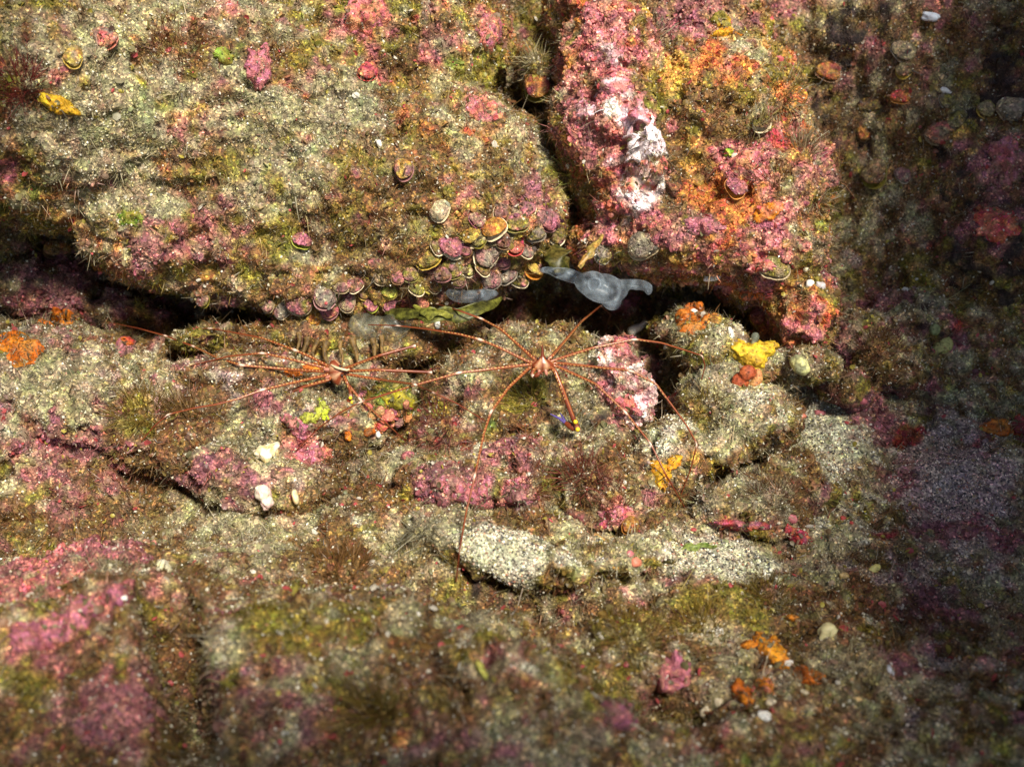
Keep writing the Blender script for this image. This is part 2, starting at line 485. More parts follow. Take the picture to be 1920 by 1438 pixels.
M_REEF = reef_material('encrusted_reef_rock')
M_GRAIN = pigment_material('mineral_grains', rough=0.35, spec=0.6, noise=0.1)
M_BLADE = blade_material('algae_blade')

# ------------------------------------------------------------------ pigments of the crusts and sediments (albedo); dark doubles as painted shade
CLS = ['olive', 'brown', 'sediment', 'pink', 'mauve', 'red', 'white', 'orange', 'green', 'dark', 'ochre', 'sand', 'greysand', 'rust']
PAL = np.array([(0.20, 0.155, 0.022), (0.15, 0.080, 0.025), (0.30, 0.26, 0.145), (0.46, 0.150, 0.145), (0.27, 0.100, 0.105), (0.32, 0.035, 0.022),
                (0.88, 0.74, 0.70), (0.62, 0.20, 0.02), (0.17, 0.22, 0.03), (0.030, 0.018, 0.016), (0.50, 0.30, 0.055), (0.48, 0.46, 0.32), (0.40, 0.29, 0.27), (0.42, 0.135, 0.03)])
CI = {c: i for i, c in enumerate(CLS)}
# amount of knobbly relief of each crust (mm)
KNOB = np.array([1.2, 1.1, 0.6, 1.7, 1.5, 0.8, 1.8, 0.8, 0.8, 0.8, 1.5, 0.25, 0.25, 1.2])
base_bias = dict(olive=0.0, brown=0.05, sediment=0.02, pink=-0.30, mauve=-0.24, red=-0.40, white=-0.60, orange=-0.62, green=-0.40, dark=-0.45, ochre=-0.40, sand=-0.45, greysand=-0.9, rust=-0.42)
BIAS = {
    'left_boulder': dict(sediment=0.09, olive=0.06, brown=0.06, mauve=-0.12, pink=-0.2, rust=-0.22, red=-0.3, ochre=-0.2, green=-0.3),
    'right_boulder': dict(pink=-0.08, mauve=-0.05, rust=-0.06, ochre=-0.15, brown=0.0, sediment=-0.06),
    'crab_rock': dict(brown=0.25, mauve=-0.1, olive=-0.05, sediment=0.02, dark=-0.25),
    'pale_stone': dict(pink=0.22, white=0.10, sediment=0.16, dark=-0.2, sand=0.0, brown=-0.3, olive=-0.3),
    'ledge_right': dict(sediment=0.14, sand=-0.1, brown=0.08, olive=0.05),
    'olive_stone': dict(olive=0.3, green=0.1, pink=0.0, rust=0.0),
    'pink_ledge': dict(pink=-0.12, mauve=0.22, sediment=0.1),
    'tuft_rock': dict(brown=0.2, mauve=0.0, red=-0.25, sediment=0.1),
    'corner_rock': dict(brown=0.15, sediment=0.1, dark=-0.3, mauve=0.0, pink=-0.2),
    'sand_shelf': dict(sand=0.02, sediment=0.12, brown=0.1),
    'left_rock': dict(sediment=0.25, sand=-0.1, mauve=-0.15, greysand=-0.1),
    'mid_left_rock': dict(sediment=0.12, mauve=0.0, brown=0.1, greysand=-0.2),
    'crevice_rock': dict(brown=0.25, olive=0.05),
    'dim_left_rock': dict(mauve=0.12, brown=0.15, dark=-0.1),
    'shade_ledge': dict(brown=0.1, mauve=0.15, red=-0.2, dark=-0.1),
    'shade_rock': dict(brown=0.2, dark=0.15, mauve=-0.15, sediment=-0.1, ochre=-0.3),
    'pink_mound': dict(pink=0.38, mauve=0.28, red=-0.2, olive=-0.1),
    'shade_caster': dict(brown=0.1),
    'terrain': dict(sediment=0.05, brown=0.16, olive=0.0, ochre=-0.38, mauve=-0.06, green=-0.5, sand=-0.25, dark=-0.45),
}
# where a crust is richest, or dark is painted as shade in hollows and recesses: seen at (px, py), radius in px, kind, weight
REG = [
 (230, 190, 150, 'sediment', .35), (480, 240, 130, 'sediment', .3), (640, 200, 90, 'sediment', .3), (150, 300, 140, 'sediment', .35), (900, 150, 60, 'olive', .3), (1010, 260, 60, 'sediment', .25),
 (560, 400, 170, 'olive', .2), (800, 330, 120, 'brown', .2), (690, 30, 75, 'pink', .6), (500, 140, 42, 'pink', .7), (440, 15, 50, 'pink', .4), (920, 45, 48, 'pink', .6), (920, 205, 45, 'pink', .5), (900, 240, 36, 'rust', .4),
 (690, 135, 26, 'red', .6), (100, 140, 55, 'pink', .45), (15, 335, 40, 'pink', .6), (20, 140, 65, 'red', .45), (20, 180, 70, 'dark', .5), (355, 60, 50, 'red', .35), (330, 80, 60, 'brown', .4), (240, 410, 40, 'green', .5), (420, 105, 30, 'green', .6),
 (850, 125, 26, 'green', .5), (820, 260, 34, 'orange', .65), (930, 300, 60, 'brown', .3), (1010, 370, 55, 'mauve', .5), (870, 400, 60, 'mauve', .35), (800, 250, 50, 'rust', .3), (570, 160, 50, 'pink', .3), (460, 290, 70, 'brown', .25), (760, 500, 120, 'mauve', .15), (400, 480, 120, 'mauve', .25), (260, 470, 80, 'mauve', .3),
 (1120, 60, 90, 'pink', .5), (1150, 230, 90, 'pink', .5), (1090, 200, 60, 'mauve', .4), (1190, 400, 90, 'pink', .55), (1300, 430, 70, 'mauve', .45), (1130, 420, 40, 'mauve', .3),
 (1150, 95, 45, 'white', .9), (1130, 60, 30, 'white', .5), (1110, 190, 30, 'white', .6), (1140, 220, 40, 'white', .7), (1215, 330, 40, 'white', .8), (1160, 420, 40, 'white', .4), (1240, 250, 24, 'white', .8), (1165, 165, 34, 'white', 1.0), (1192, 215, 36, 'white', 1.2), (1218, 265, 38, 'white', 1.3), (1232, 310, 28, 'white', 1.1), (1195, 345, 42, 'white', 1.1), (1140, 300, 26, 'white', .5), (1190, 395, 34, 'white', .7),
 (1270, 140, 55, 'ochre', .7), (1285, 290, 50, 'ochre', .5), (1310, 210, 60, 'brown', .4), (1330, 110, 45, 'rust', .6), (1390, 400, 60, 'rust', .6), (1440, 385, 45, 'orange', .30), (1340, 350, 45, 'rust', .5), (1400, 290, 45, 'pink', .7), (1370, 335, 35, 'pink', .8), (1460, 250, 40, 'pink', .5), (1450, 460, 60, 'pink', .4),
 (1440, 150, 60, 'olive', .4), (1420, 200, 60, 'sediment', .3), (1490, 620, 60, 'pink', .3), (1500, 560, 60, 'rust', .35), (1300, 30, 80, 'mauve', .5), (1290, 590, 50, 'rust', .7), (1350, 500, 80, 'pink', .35), (1300, 490, 60, 'ochre', .4), (1500, 470, 60, 'sediment', .2), (1170, 560, 50, 'pink', .7),
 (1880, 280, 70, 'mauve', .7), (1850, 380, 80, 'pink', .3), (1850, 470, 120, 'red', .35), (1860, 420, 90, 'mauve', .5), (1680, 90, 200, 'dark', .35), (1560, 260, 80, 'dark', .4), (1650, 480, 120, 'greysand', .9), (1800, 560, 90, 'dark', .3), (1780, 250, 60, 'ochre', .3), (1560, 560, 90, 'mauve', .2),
 (1000, 745, 45, 'olive', .5), (900, 640, 40, 'dark', .4), (880, 720, 70, 'mauve', .3), (820, 800, 70, 'red', .3), (1130, 690, 40, 'pink', .4), (960, 640, 80, 'sediment', .15), (1190, 790, 50, 'sand', .4), (1200, 850, 60, 'sand', .6), (1060, 800, 60, 'sand', .3),  # the dark spot paints the overhang's shadow on the crab rock
 (1170, 770, 26, 'pink', .5), (1185, 690, 30, 'white', .45), (1140, 680, 30, 'white', .4), (1170, 650, 30, 'pink', .8),
 (1330, 680, 70, 'sediment', .3), (1440, 760, 60, 'sand', .5), (1560, 800, 90, 'sand', .9), (1480, 850, 80, 'sand', .5), (1340, 840, 60, 'ochre', .35), (1320, 880, 40, 'pink', .3), (1570, 900, 80, 'sand', .8), (1440, 900, 60, 'brown', .3),
 (1640, 790, 60, 'mauve', .5), (1720, 820, 40, 'red', .9), (1700, 900, 50, 'mauve', .7), (1850, 830, 36, 'red', .8), (1780, 990, 60, 'mauve', .8), (1880, 1010, 50, 'mauve', .8), (1660, 1000, 40, 'red', .7), (1760, 1150, 70, 'mauve', .8), (1850, 1200, 70, 'sediment', .5), (1690, 1260, 50, 'mauve', .7), (1580, 1010, 40, 'sediment', .7), (1800, 760, 160, 'greysand', .78), (1750, 900, 150, 'greysand', .78), (1850, 900, 150, 'greysand', .78), (1850, 1060, 200, 'greysand', .78), (1680, 1080, 120, 'greysand', .78), (1780, 1250, 160, 'greysand', .9), (1650, 1380, 160, 'greysand', .8), (1750, 800, 60, 'red', .3), (1900, 1220, 60, 'mauve', .4), (1870, 1340, 90, 'rust', .3),
 (880, 930, 60, 'pink', .5), (970, 925, 36, 'pink', .7), (820, 900, 50, 'mauve', .4), (955, 1040, 80, 'sand', 1.0), (880, 1010, 60, 'sand', .5), (1000, 985, 60, 'brown', .4), (1330, 1050, 70, 'sand', .9), (1240, 1040, 50, 'greysand', .8), (1400, 1060, 70, 'sand', .5), (1160, 960, 36, 'pink', .7), (1390, 980, 45, 'red', .5), (1480, 1000, 45, 'red', .4), (1400, 910, 40, 'sediment', .4),
 (990, 1110, 80, 'dark', .5), (1120, 1080, 80, 'greysand', .7), (900, 1105, 50, 'dark', .5),  # dark painted in as the shadow under the sand shelf
 (1180, 1180, 90, 'olive', .5), (1300, 1160, 80, 'olive', .4), (800, 1100, 80, 'olive', .3), (640, 1050, 70, 'brown', .4), (1265, 1255, 28, 'pink', .8), (1160, 1345, 34, 'mauve', .9), (1200, 1400, 60, 'dark', .4), (1420, 1130, 70, 'olive', .3),
 (110, 1230, 140, 'pink', .5), (100, 1380, 120, 'mauve', .5), (215, 1340, 60, 'mauve', .6), (150, 1260, 45, 'brown', .6), (60, 1300, 40, 'olive', .6), (215, 1100, 40, 'pink', .7), (60, 1180, 60, 'pink', .3), (220, 1310, 60, 'mauve', .5), (60, 1330, 60, 'rust', .4), (130, 1400, 120, 'brown', .45), (340, 1400, 60, 'ochre', .3), (280, 1230, 40, 'sediment', .6), (290, 1190, 26, 'dark', 1.2), (330, 1330, 26, 'dark', .9), (310, 1080, 24, 'white', .35), (500, 1145, 40, 'pink', .4),  # both dark spots paint the shadow inside the lower left hollow
 (60, 950, 80, 'greysand', 1.0), (200, 1000, 80, 'brown', .4), (300, 1000, 120, 'sediment', .2), (100, 510, 120, 'mauve', .4), (60, 560, 60, 'dark', .4), (200, 560, 80, 'dark', .3), (420, 700, 90, 'sand', .25), (560, 700, 60, 'sand', .45), (150, 720, 90, 'sediment', .4), (260, 760, 60, 'olive', .5), (350, 770, 60, 'brown', .5), (380, 720, 50, 'greysand', .4),  # dark spots paint the shade under the boulder's left side
 (560, 800, 60, 'pink', .35), (500, 745, 50, 'mauve', .4), (560, 850, 40, 'pink', .45), (620, 690, 40, 'rust', .4), (640, 900, 90, 'brown', .3), (440, 900, 80, 'mauve', .3), (150, 880, 120, 'mauve', .45), (330, 900, 80, 'mauve', .3), (740, 860, 60, 'sediment', .3), (490, 930, 26, 'white', .45), (500, 960, 60, 'pink', .2), (720, 960, 80, 'brown', .3), (760, 1000, 80, 'sediment', .3),
 (150, 830, 120, 'mauve', .12), (260, 900, 100, 'brown', .15), (330, 830, 70, 'brown', .3), (560, 920, 90, 'brown', .15), (450, 1000, 90, 'sediment', .15), (600, 1180, 110, 'olive', .18), (420, 1250, 110, 'mauve', .2), (520, 1160, 60, 'olive', .25), (420, 1120, 60, 'brown', .2), (700, 1250, 120, 'olive', .2), (850, 1220, 80, 'ochre', .2), (1000, 1250, 110, 'rust', .22), (900, 1380, 140, 'mauve', .2), (500, 1400, 120, 'brown', .2), (620, 1320, 90, 'mauve', .2), (1100, 1150, 80, 'olive', .2), (60, 660, 120, 'brown', .3), (150, 640, 90, 'mauve', .3), (40, 800, 90, 'mauve', .2), (120, 960, 90, 'dark', .25), (700, 420, 150, 'brown', .15), (430, 110, 40, 'dark', .5), (390, 120, 30, 'green', .3), (600, 60, 80, 'olive', .25), (560, 560, 120, 'brown', .2), (880, 330, 60, 'ochre', .25), (650, 390, 60, 'ochre', .2), (1350, 230, 90, 'brown', .35), (1400, 130, 60, 'rust', .3), (1290, 330, 60, 'brown', .3), (1230, 180, 50, 'olive', .4), (1255, 380, 50, 'brown', .35), (1420, 470, 60, 'brown', .2),  # dark spots paint the shade of a crevice and the left hollow
 (740, 750, 30, 'green', .5), (720, 790, 34, 'rust', .6), (570, 690, 30, 'orange', .5),
]

def finish_rock(name, r):
    V, F = r['V'], r['F']
    if r.get('coarse'):
        n = vnormals(V, F)
        V = V + n * (0.05 * fbm(V, 0.25, 4, 91))[:, None]
        col = PAL[CI['brown']] * (1 + 0.5 * fbm(V, 0.05, 2, 7))[:, None]
        r.update(V=V, n=vnormals(V, F), W=None, col=col)
        return
    terr = name == 'terrain'
    act = np.ones(len(V), bool)
    if terr:
        act = (V[:, 0] > -0.40) & (V[:, 0] < 0.48) & (V[:, 1] > -0.33) & (V[:, 1] < 0.40)
    A = V[act]
    n = vnormals(V, F)[act]
    bias = dict(base_bias); bias.update(BIAS.get(name, {}))
    S = np.zeros((len(A), len(CLS)))
    big = fbm(A, 0.05, 2, 3)
    jit = np.stack([vnoise(A, 0.012, 61), vnoise(A, 0.012, 62), vnoise(A, 0.012, 63)], 1) * 0.004
    for c, i in CI.items():
        sc = {'pink': .016, 'mauve': .02, 'sediment': .03, 'sand': .03, 'white': .010, 'red': .012, 'orange': .012}.get(c, .022)
        S[:, i] = bias[c] + 0.50 * fbm(A, sc, 3, 100 + 7 * i, 0.62) + (0.22 if c in ('pink', 'mauve') else 0.34) * vnoise(A, 0.0062, 300 + 5 * i)
    S[:, CI['sand']] += 0.5 * (n[:, 2] - 0.75)
    S[:, CI['sediment']] += 0.25 * (n[:, 2] - 0.55)
    S[:, CI['greysand']] += 0.3 * (n[:, 2] - 0.75)
    B = A + jit
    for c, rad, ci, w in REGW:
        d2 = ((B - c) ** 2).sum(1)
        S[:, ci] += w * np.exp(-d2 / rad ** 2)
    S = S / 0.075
    S -= S.max(1, keepdims=True)
    W = np.exp(S); W /= W.sum(1, keepdims=True)
    knob = W @ KNOB
    flat = W[:, CI['sand']] + W[:, CI['greysand']]
    wig = 0.0022 * np.stack([vnoise(A, 0.006, 81), vnoise(A, 0.006, 82), vnoise(A, 0.006, 83)], 1)
    w1, id1 = worley(A + wig, 0.0095, 1)
    w2, id2 = worley(A + 0.5 * wig, 0.0042, 2)
    rough = 1 - 0.8 * flat
    disp = (0.0085 * fbm(A, 0.06, 3, 41, 0.6) + 0.0050 * (0.35 - np.abs(fbm(A, 0.022, 2, 45)) * 1.6)) * (1 - 0.6 * flat)
    disp += rough * 0.0030 * (0.5 - np.abs(vnoise(A, 0.0105, 47)) * 1.5)
    disp -= rough * 0.0055 * np.clip((vnoise(A, 0.011, 49) - 0.42) * 3, 0, 1)            # pits and borings
    disp += 0.001 * knob * ((0.55 - w1) * 2.2 + 1.7 * (0.55 - w2)) + 0.0009 * fbm(A, 0.005, 2, 51)
    A2 = A + n * disp[:, None]
    col = W @ PAL
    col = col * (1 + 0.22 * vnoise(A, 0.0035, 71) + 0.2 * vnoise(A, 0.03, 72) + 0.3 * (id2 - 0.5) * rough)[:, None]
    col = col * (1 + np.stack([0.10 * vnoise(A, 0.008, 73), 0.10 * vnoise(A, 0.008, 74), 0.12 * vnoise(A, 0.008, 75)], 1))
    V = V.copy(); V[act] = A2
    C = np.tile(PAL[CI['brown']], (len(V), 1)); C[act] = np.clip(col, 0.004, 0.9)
    WW = np.zeros((len(V), len(CLS))); WW[act] = W
    r.update(V=V, n=vnormals(V, F), W=WW, col=C)

for k, r in ROCKS.items():
    r['obj'] = link(r['name'], np_mesh(r['name'], r['V'], r['F']), M_REEF)
    if r['label']:
        tag(r['obj'], r['label'], r['cat'], r.get('group'))
    else:
        tag(r['obj'], kind='structure')

def cast(px, py):
    """the surface met by the line of sight through a pixel"""
    dg = bpy.context.evaluated_depsgraph_get()
    d = Vector(ray(px, py)).normalized()
    ok, loc, nor, idx, ob, mx = scene.ray_cast(dg, Vector(CAM), d)
    if not ok:
        return P(px, py, 0.1), np.array([0, -0.7, 0.7])
    nor = np.array(nor)
    if nor @ np.array(d) > 0: nor = -nor
    return np.array(loc), nor

REGW = []
for px, py, r_, c, w in REG:
    p, _ = cast(px, py)
    dep = (p - CAM) @ FWD
    REGW.append((p, r_ * PXM * dep / FOCUS, CI[c], w))
for k, r in ROCKS.items():
    finish_rock(k, r)
    me = r['obj'].data
    me.vertices.foreach_set('co', r['V'].astype(np.float32).ravel())
    set_col(me, r['col'])
    me.update()
bpy.context.view_layer.update()
print('pigment', time.time() - T0, sum(len(r['F']) * 2 for r in ROCKS.values()))

# ------------------------------------------------------------------ things that live on the reef
M_SHELL = reef_material('crusted_shell', rough=0.55, speck=0.75)
M_RIM = pigment_material('shell_rim', rough=0.4, noise=0.3, nscale=600, bump=0.0004)
UPPER = []
M_SPONGE = pigment_material('sponge', rough=0.6, spec=0.3, sss=0.25, noise=0.45, nscale=420, bump=0.0012, pores=520)
M_CRUST = reef_material('coralline_crust', rough=0.6, speck=0.55)
M_WHITE = reef_material('bleached_crust', rough=0.6, speck=0.3)
M_PEBBLE = pigment_material('pale_pebble', rough=0.5, spec=0.4, sss=0.1, noise=0.12, nscale=700, bump=0.0004)
M_CRAB = pigment_material('crab_shell', rough=0.34, spec=0.45, noise=0.15, nscale=900, coat=0.1)
rnd = random.Random(11)
trng = np.random.default_rng(5)

def frame(n, up=None):
    """tangent frame on a surface: right, up along the surface, normal"""
    n = n / np.linalg.norm(n)
    u = UPV if up is None else up
    y = u - (u @ n) * n
    if np.linalg.norm(y) < 1e-4: y = FWD - (FWD @ n) * n
    y /= np.linalg.norm(y)
    x = np.cross(y, n)
    return np.stack([x, y, n], 1)

def srgb(r, g, b):
    c = np.array([r, g, b]) / 255.0
    return np.where(c <= 0.04045, c / 12.92, ((c + 0.055) / 1.055) ** 2.4)

def pxscale(p):
    return PXM * ((p - CAM) @ FWD) / FOCUS

def lumpy(name, mat, blobs, col, label, cat, voxel=0.0008, amp=0.0006, nsc=0.004, col2=None, group=None, sm=3, mixsc=0.005, parent=None):
    Vi, Fi = ico(3)
    parts = []
    for c, M in blobs:
        parts.append((Vi @ M.T + c, Fi))
    V, F = remesh(parts, voxel)
    V = smooth_verts(V, F, sm)
    n = vnormals(V, F)
    V = V + n * (amp * fbm(V, nsc, 3, 500))[:, None]
    C = np.tile(col, (len(V), 1))
    if col2 is not None:
        m = np.clip(0.5 + 1.6 * fbm(V, mixsc, 2, 505), 0, 1)[:, None]
        C = C * (1 - m) + np.array(col2) * m
    o = link(name, np_mesh(name, V, F, C), mat, parent)
    if label: tag(o, label, cat, group)
    return o

def patch(name, px, py, rx, ry, rot, thick, col, col2, label, cat, mat=None, knob=0.35, seed=0, rag=0.28, dome=4.0, group=None):
    """an encrusting growth: follows the rock below it and stands proud of it by its own thickness"""
    p0, n0 = cast(px, py)
    n0 = n0 * 0.4 - FWD * 0.6; n0 /= np.linalg.norm(n0)
    B = frame(n0); s = pxscale(p0)
    a = math.radians(rot)
    nr, na = 16, 64
    dg = bpy.context.evaluated_depsgraph_get()
    top = []; rr = []
    tt = np.arange(na) * 2 * math.pi / na
    cc = np.stack([np.cos(tt), np.sin(tt), np.full(na, seed * 1.37)], 1)
    OUT = 1 + rag * (0.9 * vnoise(cc, 0.9, 9 + seed) + 0.5 * vnoise(cc, 0.42, 19 + seed) + 0.35 * vnoise(cc, 0.2, 29 + seed) + 0.2 * vnoise(cc, 0.1, 39 + seed))
    for i in range(nr + 1):
        f = i / nr
        for j in range(na):
            t = j * 2 * math.pi / na
            e = OUT[j]
            x, y = rx * e * f * math.cos(t), ry * e * f * math.sin(t)
            x, y = x * math.cos(a) - y * math.sin(a), x * math.sin(a) + y * math.cos(a)
            top.append(p0 + B[:, 0] * x * s + B[:, 1] * y * s); rr.append(f)
            if i == 0: break
        
    top = np.array(top); rr = np.array(rr)
    base = np.zeros_like(top)
    for i, q in enumerate(top):
        ok, loc, nor, idx, ob, mx = scene.ray_cast(dg, Vector(q + n0 * 0.016), Vector(-n0), distance=0.034)
        base[i] = loc if ok else q - n0 * 0.003
    hgt = thick * np.sqrt(np.clip(1 - rr ** dome, 0, 1))
    w, _ = worley(base, max(thick * 2.2, 0.003), 600 + seed)
    hgt = hgt * (1 + knob * (1.2 - 2.0 * w)) - 0.0006 * rr + thick * 0.25 * fbm(base, 0.0045, 3, 610 + seed) * (1 - rr ** 4)
    V = base + n0 * hgt[:, None]
    low = base[-na:] - n0 * 0.003
    V = np.concatenate([V, low, (p0 - n0 * 0.006)[None]])
    F = []
    def idx(i, j): return 0 if i == 0 else 1 + (i - 1) * na + j % na
    for j in range(na): F.append((0, idx(1, j), idx(1, j + 1)))
    for i in range(1, nr):
        for j in range(na):
            F.append((idx(i, j), idx(i + 1, j), idx(i + 1, j + 1))); F.append((idx(i, j), idx(i + 1, j + 1), idx(i, j + 1)))
    o0 = 1 + nr * na
    for j in range(na):
        F.append((idx(nr, j), o0 + j, o0 + (j + 1) % na)); F.append((idx(nr, j), o0 + (j + 1) % na, idx(nr, j + 1)))
        F.append((o0 + j, len(V) - 1, o0 + (j + 1) % na))
    F = np.array(F)
    m = np.clip(0.5 + 1.8 * fbm(V, 0.006, 2, 620 + seed), 0, 1)[:, None]
    C = np.array(col) * (1 - m) + np.array(col2) * m
    C = C * (1 + 0.2 * vnoise(V, 0.002, 640))[:, None]
    Fq = np.concatenate([F, F[:, :1]], 1)[na:na + 2 * na * (nr - 1)]
    UPPER.append((V, Fq, np.tile((0.2, 0.15, 0.08), (len(V), 1))))
    o = link(name, np_mesh(name, V, F, np.clip(C, 0, 1)), mat or M_SPONGE)
    return tag(o, label, cat, group)

# ---- two-valved shells cemented to the rock
def ring_surf(prof, na, outl, rib=0.0, nrib=0):
    """surface of revolution with an irregular outline; prof = [(r, z)]"""
    V = []; F = []
    for i, (r, z) in enumerate(prof):
        for j in range(na):
            t = 2 * math.pi * j / na
            e = outl[j] * (1 + rib * math.cos(nrib * t) * r)
            V.append((r * e * math.cos(t), r * e * math.sin(t), z))
    for i in range(len(prof) - 1):
        for j in range(na):
            F.append((i * na + j, (i + 1) * na + j, (i + 1) * na + (j + 1) % na, i * na + (j + 1) % na))
    return np.array(V), np.array(F)

def shell(px, py, rad, top, top2, rim, label, tilt=18, turn=0, gape=9, lift=0.12, group=None, cat='shell', name='bivalve_shell', el=1.0):
    p, n = cast(px, py)
    s = pxscale(p)
    R = rad * s
    nn = 0.35 * n - 0.65 * FWD + UPV * math.sin(math.radians(tilt)) * 0.8 + RGT * math.sin(math.radians(turn))
    B = frame(nn)
    e = bpy.data.objects.new(name, None); COL.objects.link(e)
    e.empty_display_size = 0.005
    M = Matrix.Identity(4)
    for i in range(3):
        for j in range(3): M[i][j] = B[i, j]
    c = p - FWD * R * lift
    M.translation = Vector(c)
    e.matrix_world = M
    tag(e, label, cat, group)
    na = 26
    ph = rnd.random() * 6
    el = el * rnd.uniform(0.8, 1.12)
    outl = [1 + 0.09 * math.sin(2 * 2 * math.pi * j / na + ph) + 0.06 * math.sin(3 * 2 * math.pi * j / na + 2 * ph) + 0.02 * rnd.uniform(-1, 1) for j in range(na)]
    # upper valve: a domed plate with growth steps, hinged at its upper edge
    prof = [(0.02, 0.46)]
    for k in range(1, 11):
        f = k / 10
        prof.append((f, 0.46 * math.sqrt(max(0, 1 - 0.86 * f ** 2)) + 0.02 * (1 if k % 2 else -1) * f))
    prof += [(1.01, 0.13), (0.97, 0.09), (0.6, 0.22), (0.02, 0.30)]
    V, F = ring_surf(prof, na, outl)
    V[:, 1] *= 0.95 * el
    ga = math.radians(gape)
    y, z = V[:, 1] - 0.95 * el, V[:, 2] - 0.1
    V[:, 1] = 0.95 * el + y * math.cos(ga) + z * math.sin(ga)
    V[:, 2] = 0.1 - y * math.sin(ga) + z * math.cos(ga)
    V[:, 2] += 0.16 * fbm(V + px, 0.55, 3, 3)
    V[:, :2] *= 1 + 0.10 * fbm(V * np.array([1, 1, 0]) + py, 0.8, 2, 4)[:, None]
    V *= R
    q = V / R + px * 0.37
    m = np.clip(0.5 + 1.7 * fbm(q, 0.7, 3, 31), 0, 1)[:, None]
    C = np.array(top) * (1 - m) + np.array(top2) * m
    C = C * (0.78 + 0.3 * vnoise(q, 0.16, 33))[:, None]
    UPPER.append((V @ B.T + c, F, np.clip(C, 0.01, .6) * 0.5 + 0.03))
    link('upper_valve', np_mesh('upper_valve', V, F, np.clip(C, 0.005, 0.9)), M_SHELL, e)
    # lower valve: a cup whose pale rim shows below the upper one
    prof = [(0.02, -0.55), (0.5, -0.5), (0.85, -0.28), (1.03, 0.02), (1.06, 0.09), (1.0, 0.08), (0.85, -0.05), (0.5, -0.2), (0.02, -0.25)]
    V, F = ring_surf(prof, na, outl)
    V[:, 1] = V[:, 1] * el - 0.10
    V *= R
    C = np.tile(np.array(rim), (len(V), 1)); C[:3 * na] = np.array(top2)
    C = C * (1 + 0.2 * vnoise(V, 0.002, 35))[:, None]
    link('lower_valve', np_mesh('lower_valve', V, F, np.clip(C, 0.005, 0.9)), M_RIM, e)
    return e

PINK = (0.48, 0.15, 0.16); ROSE = (0.40, 0.12, 0.15); MAUVE = (0.28, 0.125, 0.115); OLIVE = (0.22, 0.18, 0.03); GOLD = (0.50, 0.33, 0.05); CREAM = (0.72, 0.58, 0.36)
ORANGE = (0.60, 0.22, 0.03); AMBER = (0.45, 0.18, 0.03); RED = (0.45, 0.05, 0.04); GREY = (0.26, 0.215, 0.16); LIME = (0.40, 0.42, 0.06); SALMON = (0.55, 0.18, 0.11); TAN = (0.36, 0.27, 0.15); DKRED = (0.2, 0.03, 0.03); BRN = (0.18, 0.09, 0.035)
EDGE = 'shells along the lower edge of the huge boulder'
DIM = 'shells in the shade at upper right'
for a in [
 (848, 461, 24, PINK, ROSE, CREAM, 'pink shell with a gaping cream lower lip on the huge boulder', 14, 0, 16),
 (883, 440, 23, GOLD, OLIVE, CREAM, 'gold and cream shell seen edge on, right of the pink cream-lipped shell', 5, -30, 16),
 (926, 428, 23, AMBER, ORANGE, CREAM, 'orange brown ribbed shell with a pale lower valve near the crack', 20, 0, 16),
 (969, 418, 21, OLIVE, ROSE, OLIVE, 'olive shell with a pink middle just below the end of the crack', 10, 6, 8),
 (963, 457, 20, RED, SALMON, RED, 'bright red glossy shell below the olive pink-centred shell', 14, 0, 8),
 (1026, 412, 25, ROSE, MAUVE, MAUVE, 'large dull pink shell at the right end of the huge boulder', 8, 20, 7),
 (998, 498, 24, MAUVE, GOLD, ORANGE, 'shell with a mauve top and orange lower half over the pale blue sea squirt', 20, 12, 14),
 (910, 480, 24, MAUVE, GREY, CREAM, 'fuzzy mauve shell with a thin cream crescent rim under the orange shell', 8, 14, 14),
 (802, 485, 22, OLIVE, GOLD, GOLD, 'olive yellow shell left of and below the pink cream-lipped shell', 12, -10, 8),
 (781, 543, 15, LIME, OLIVE, CREAM, 'lime green pale shell low on the boulder lip', 12, 0, 8),
 (732, 546, 16, GOLD, LIME, OLIVE, 'yellow shell on the boulder lip left of the lime green one', 10, 0, 8),
 (787, 565, 19, SALMON, BRN, SALMON, 'salmon red shell directly below the lime green shell', 16, 0, 6),
 (758, 563, 14, AMBER, SALMON, BRN, 'small rust shell touching the left side of the salmon red one', 10, 0, 6),
 (729, 570, 14, ROSE, PINK, MAUVE, 'small rose shell directly below the yellow shell', 10, 0, 6),
 (697, 572, 14, MAUVE, ROSE, LIME, 'small mauve shell at the left end of the olive leaf', 14, 0, 10),
 (562, 566, 25, OLIVE, ROSE, TAN, 'round olive shell with a pink middle left along the boulder lip', 8, 0, 6),
 (589, 598, 14, ORANGE, GOLD, ORANGE, 'glowing orange shell under the boulder lip above the smaller crab', 10, 0, 6),
 (617, 581, 18, ROSE, SALMON, MAUVE, 'flat rose shell just right of the glowing orange one', 25, 0, 6),
 (920, 520, 21, GREY, MAUVE, GREY, 'grey pink fuzzy shell above the blue grey strip of sea squirt', 8, 0, 6),
 (888, 532, 18, GOLD, MAUVE, AMBER, 'amber shell turned sideways showing a mauve valve', 0, -35, 16),
 (847, 505, 21, MAUVE, OLIVE, OLIVE, 'mauve green fuzzy shell under the pink cream-lipped shell', 8, 0, 6),
 (815, 537, 13, GOLD, BRN, TAN, 'little ochre shell right of the lime green shell', 10, 0, 6),
 (684, 549, 15, MAUVE, GOLD, GOLD, 'mauve shell with a yellow side left of the yellow shell', 10, 0, 8),
 (608, 556, 22, MAUVE, GREY, MAUVE, 'wide mauve shell on the lip just above the flat rose shell', 20, 0, 6),
 (652, 567, 16, TAN, ROSE, TAN, 'tan shell between the wide mauve shell and the small mauve shell', 10, 0, 6),
]:
    shell(*a[:7], tilt=a[7], turn=a[8], gape=a[9], group=EDGE)
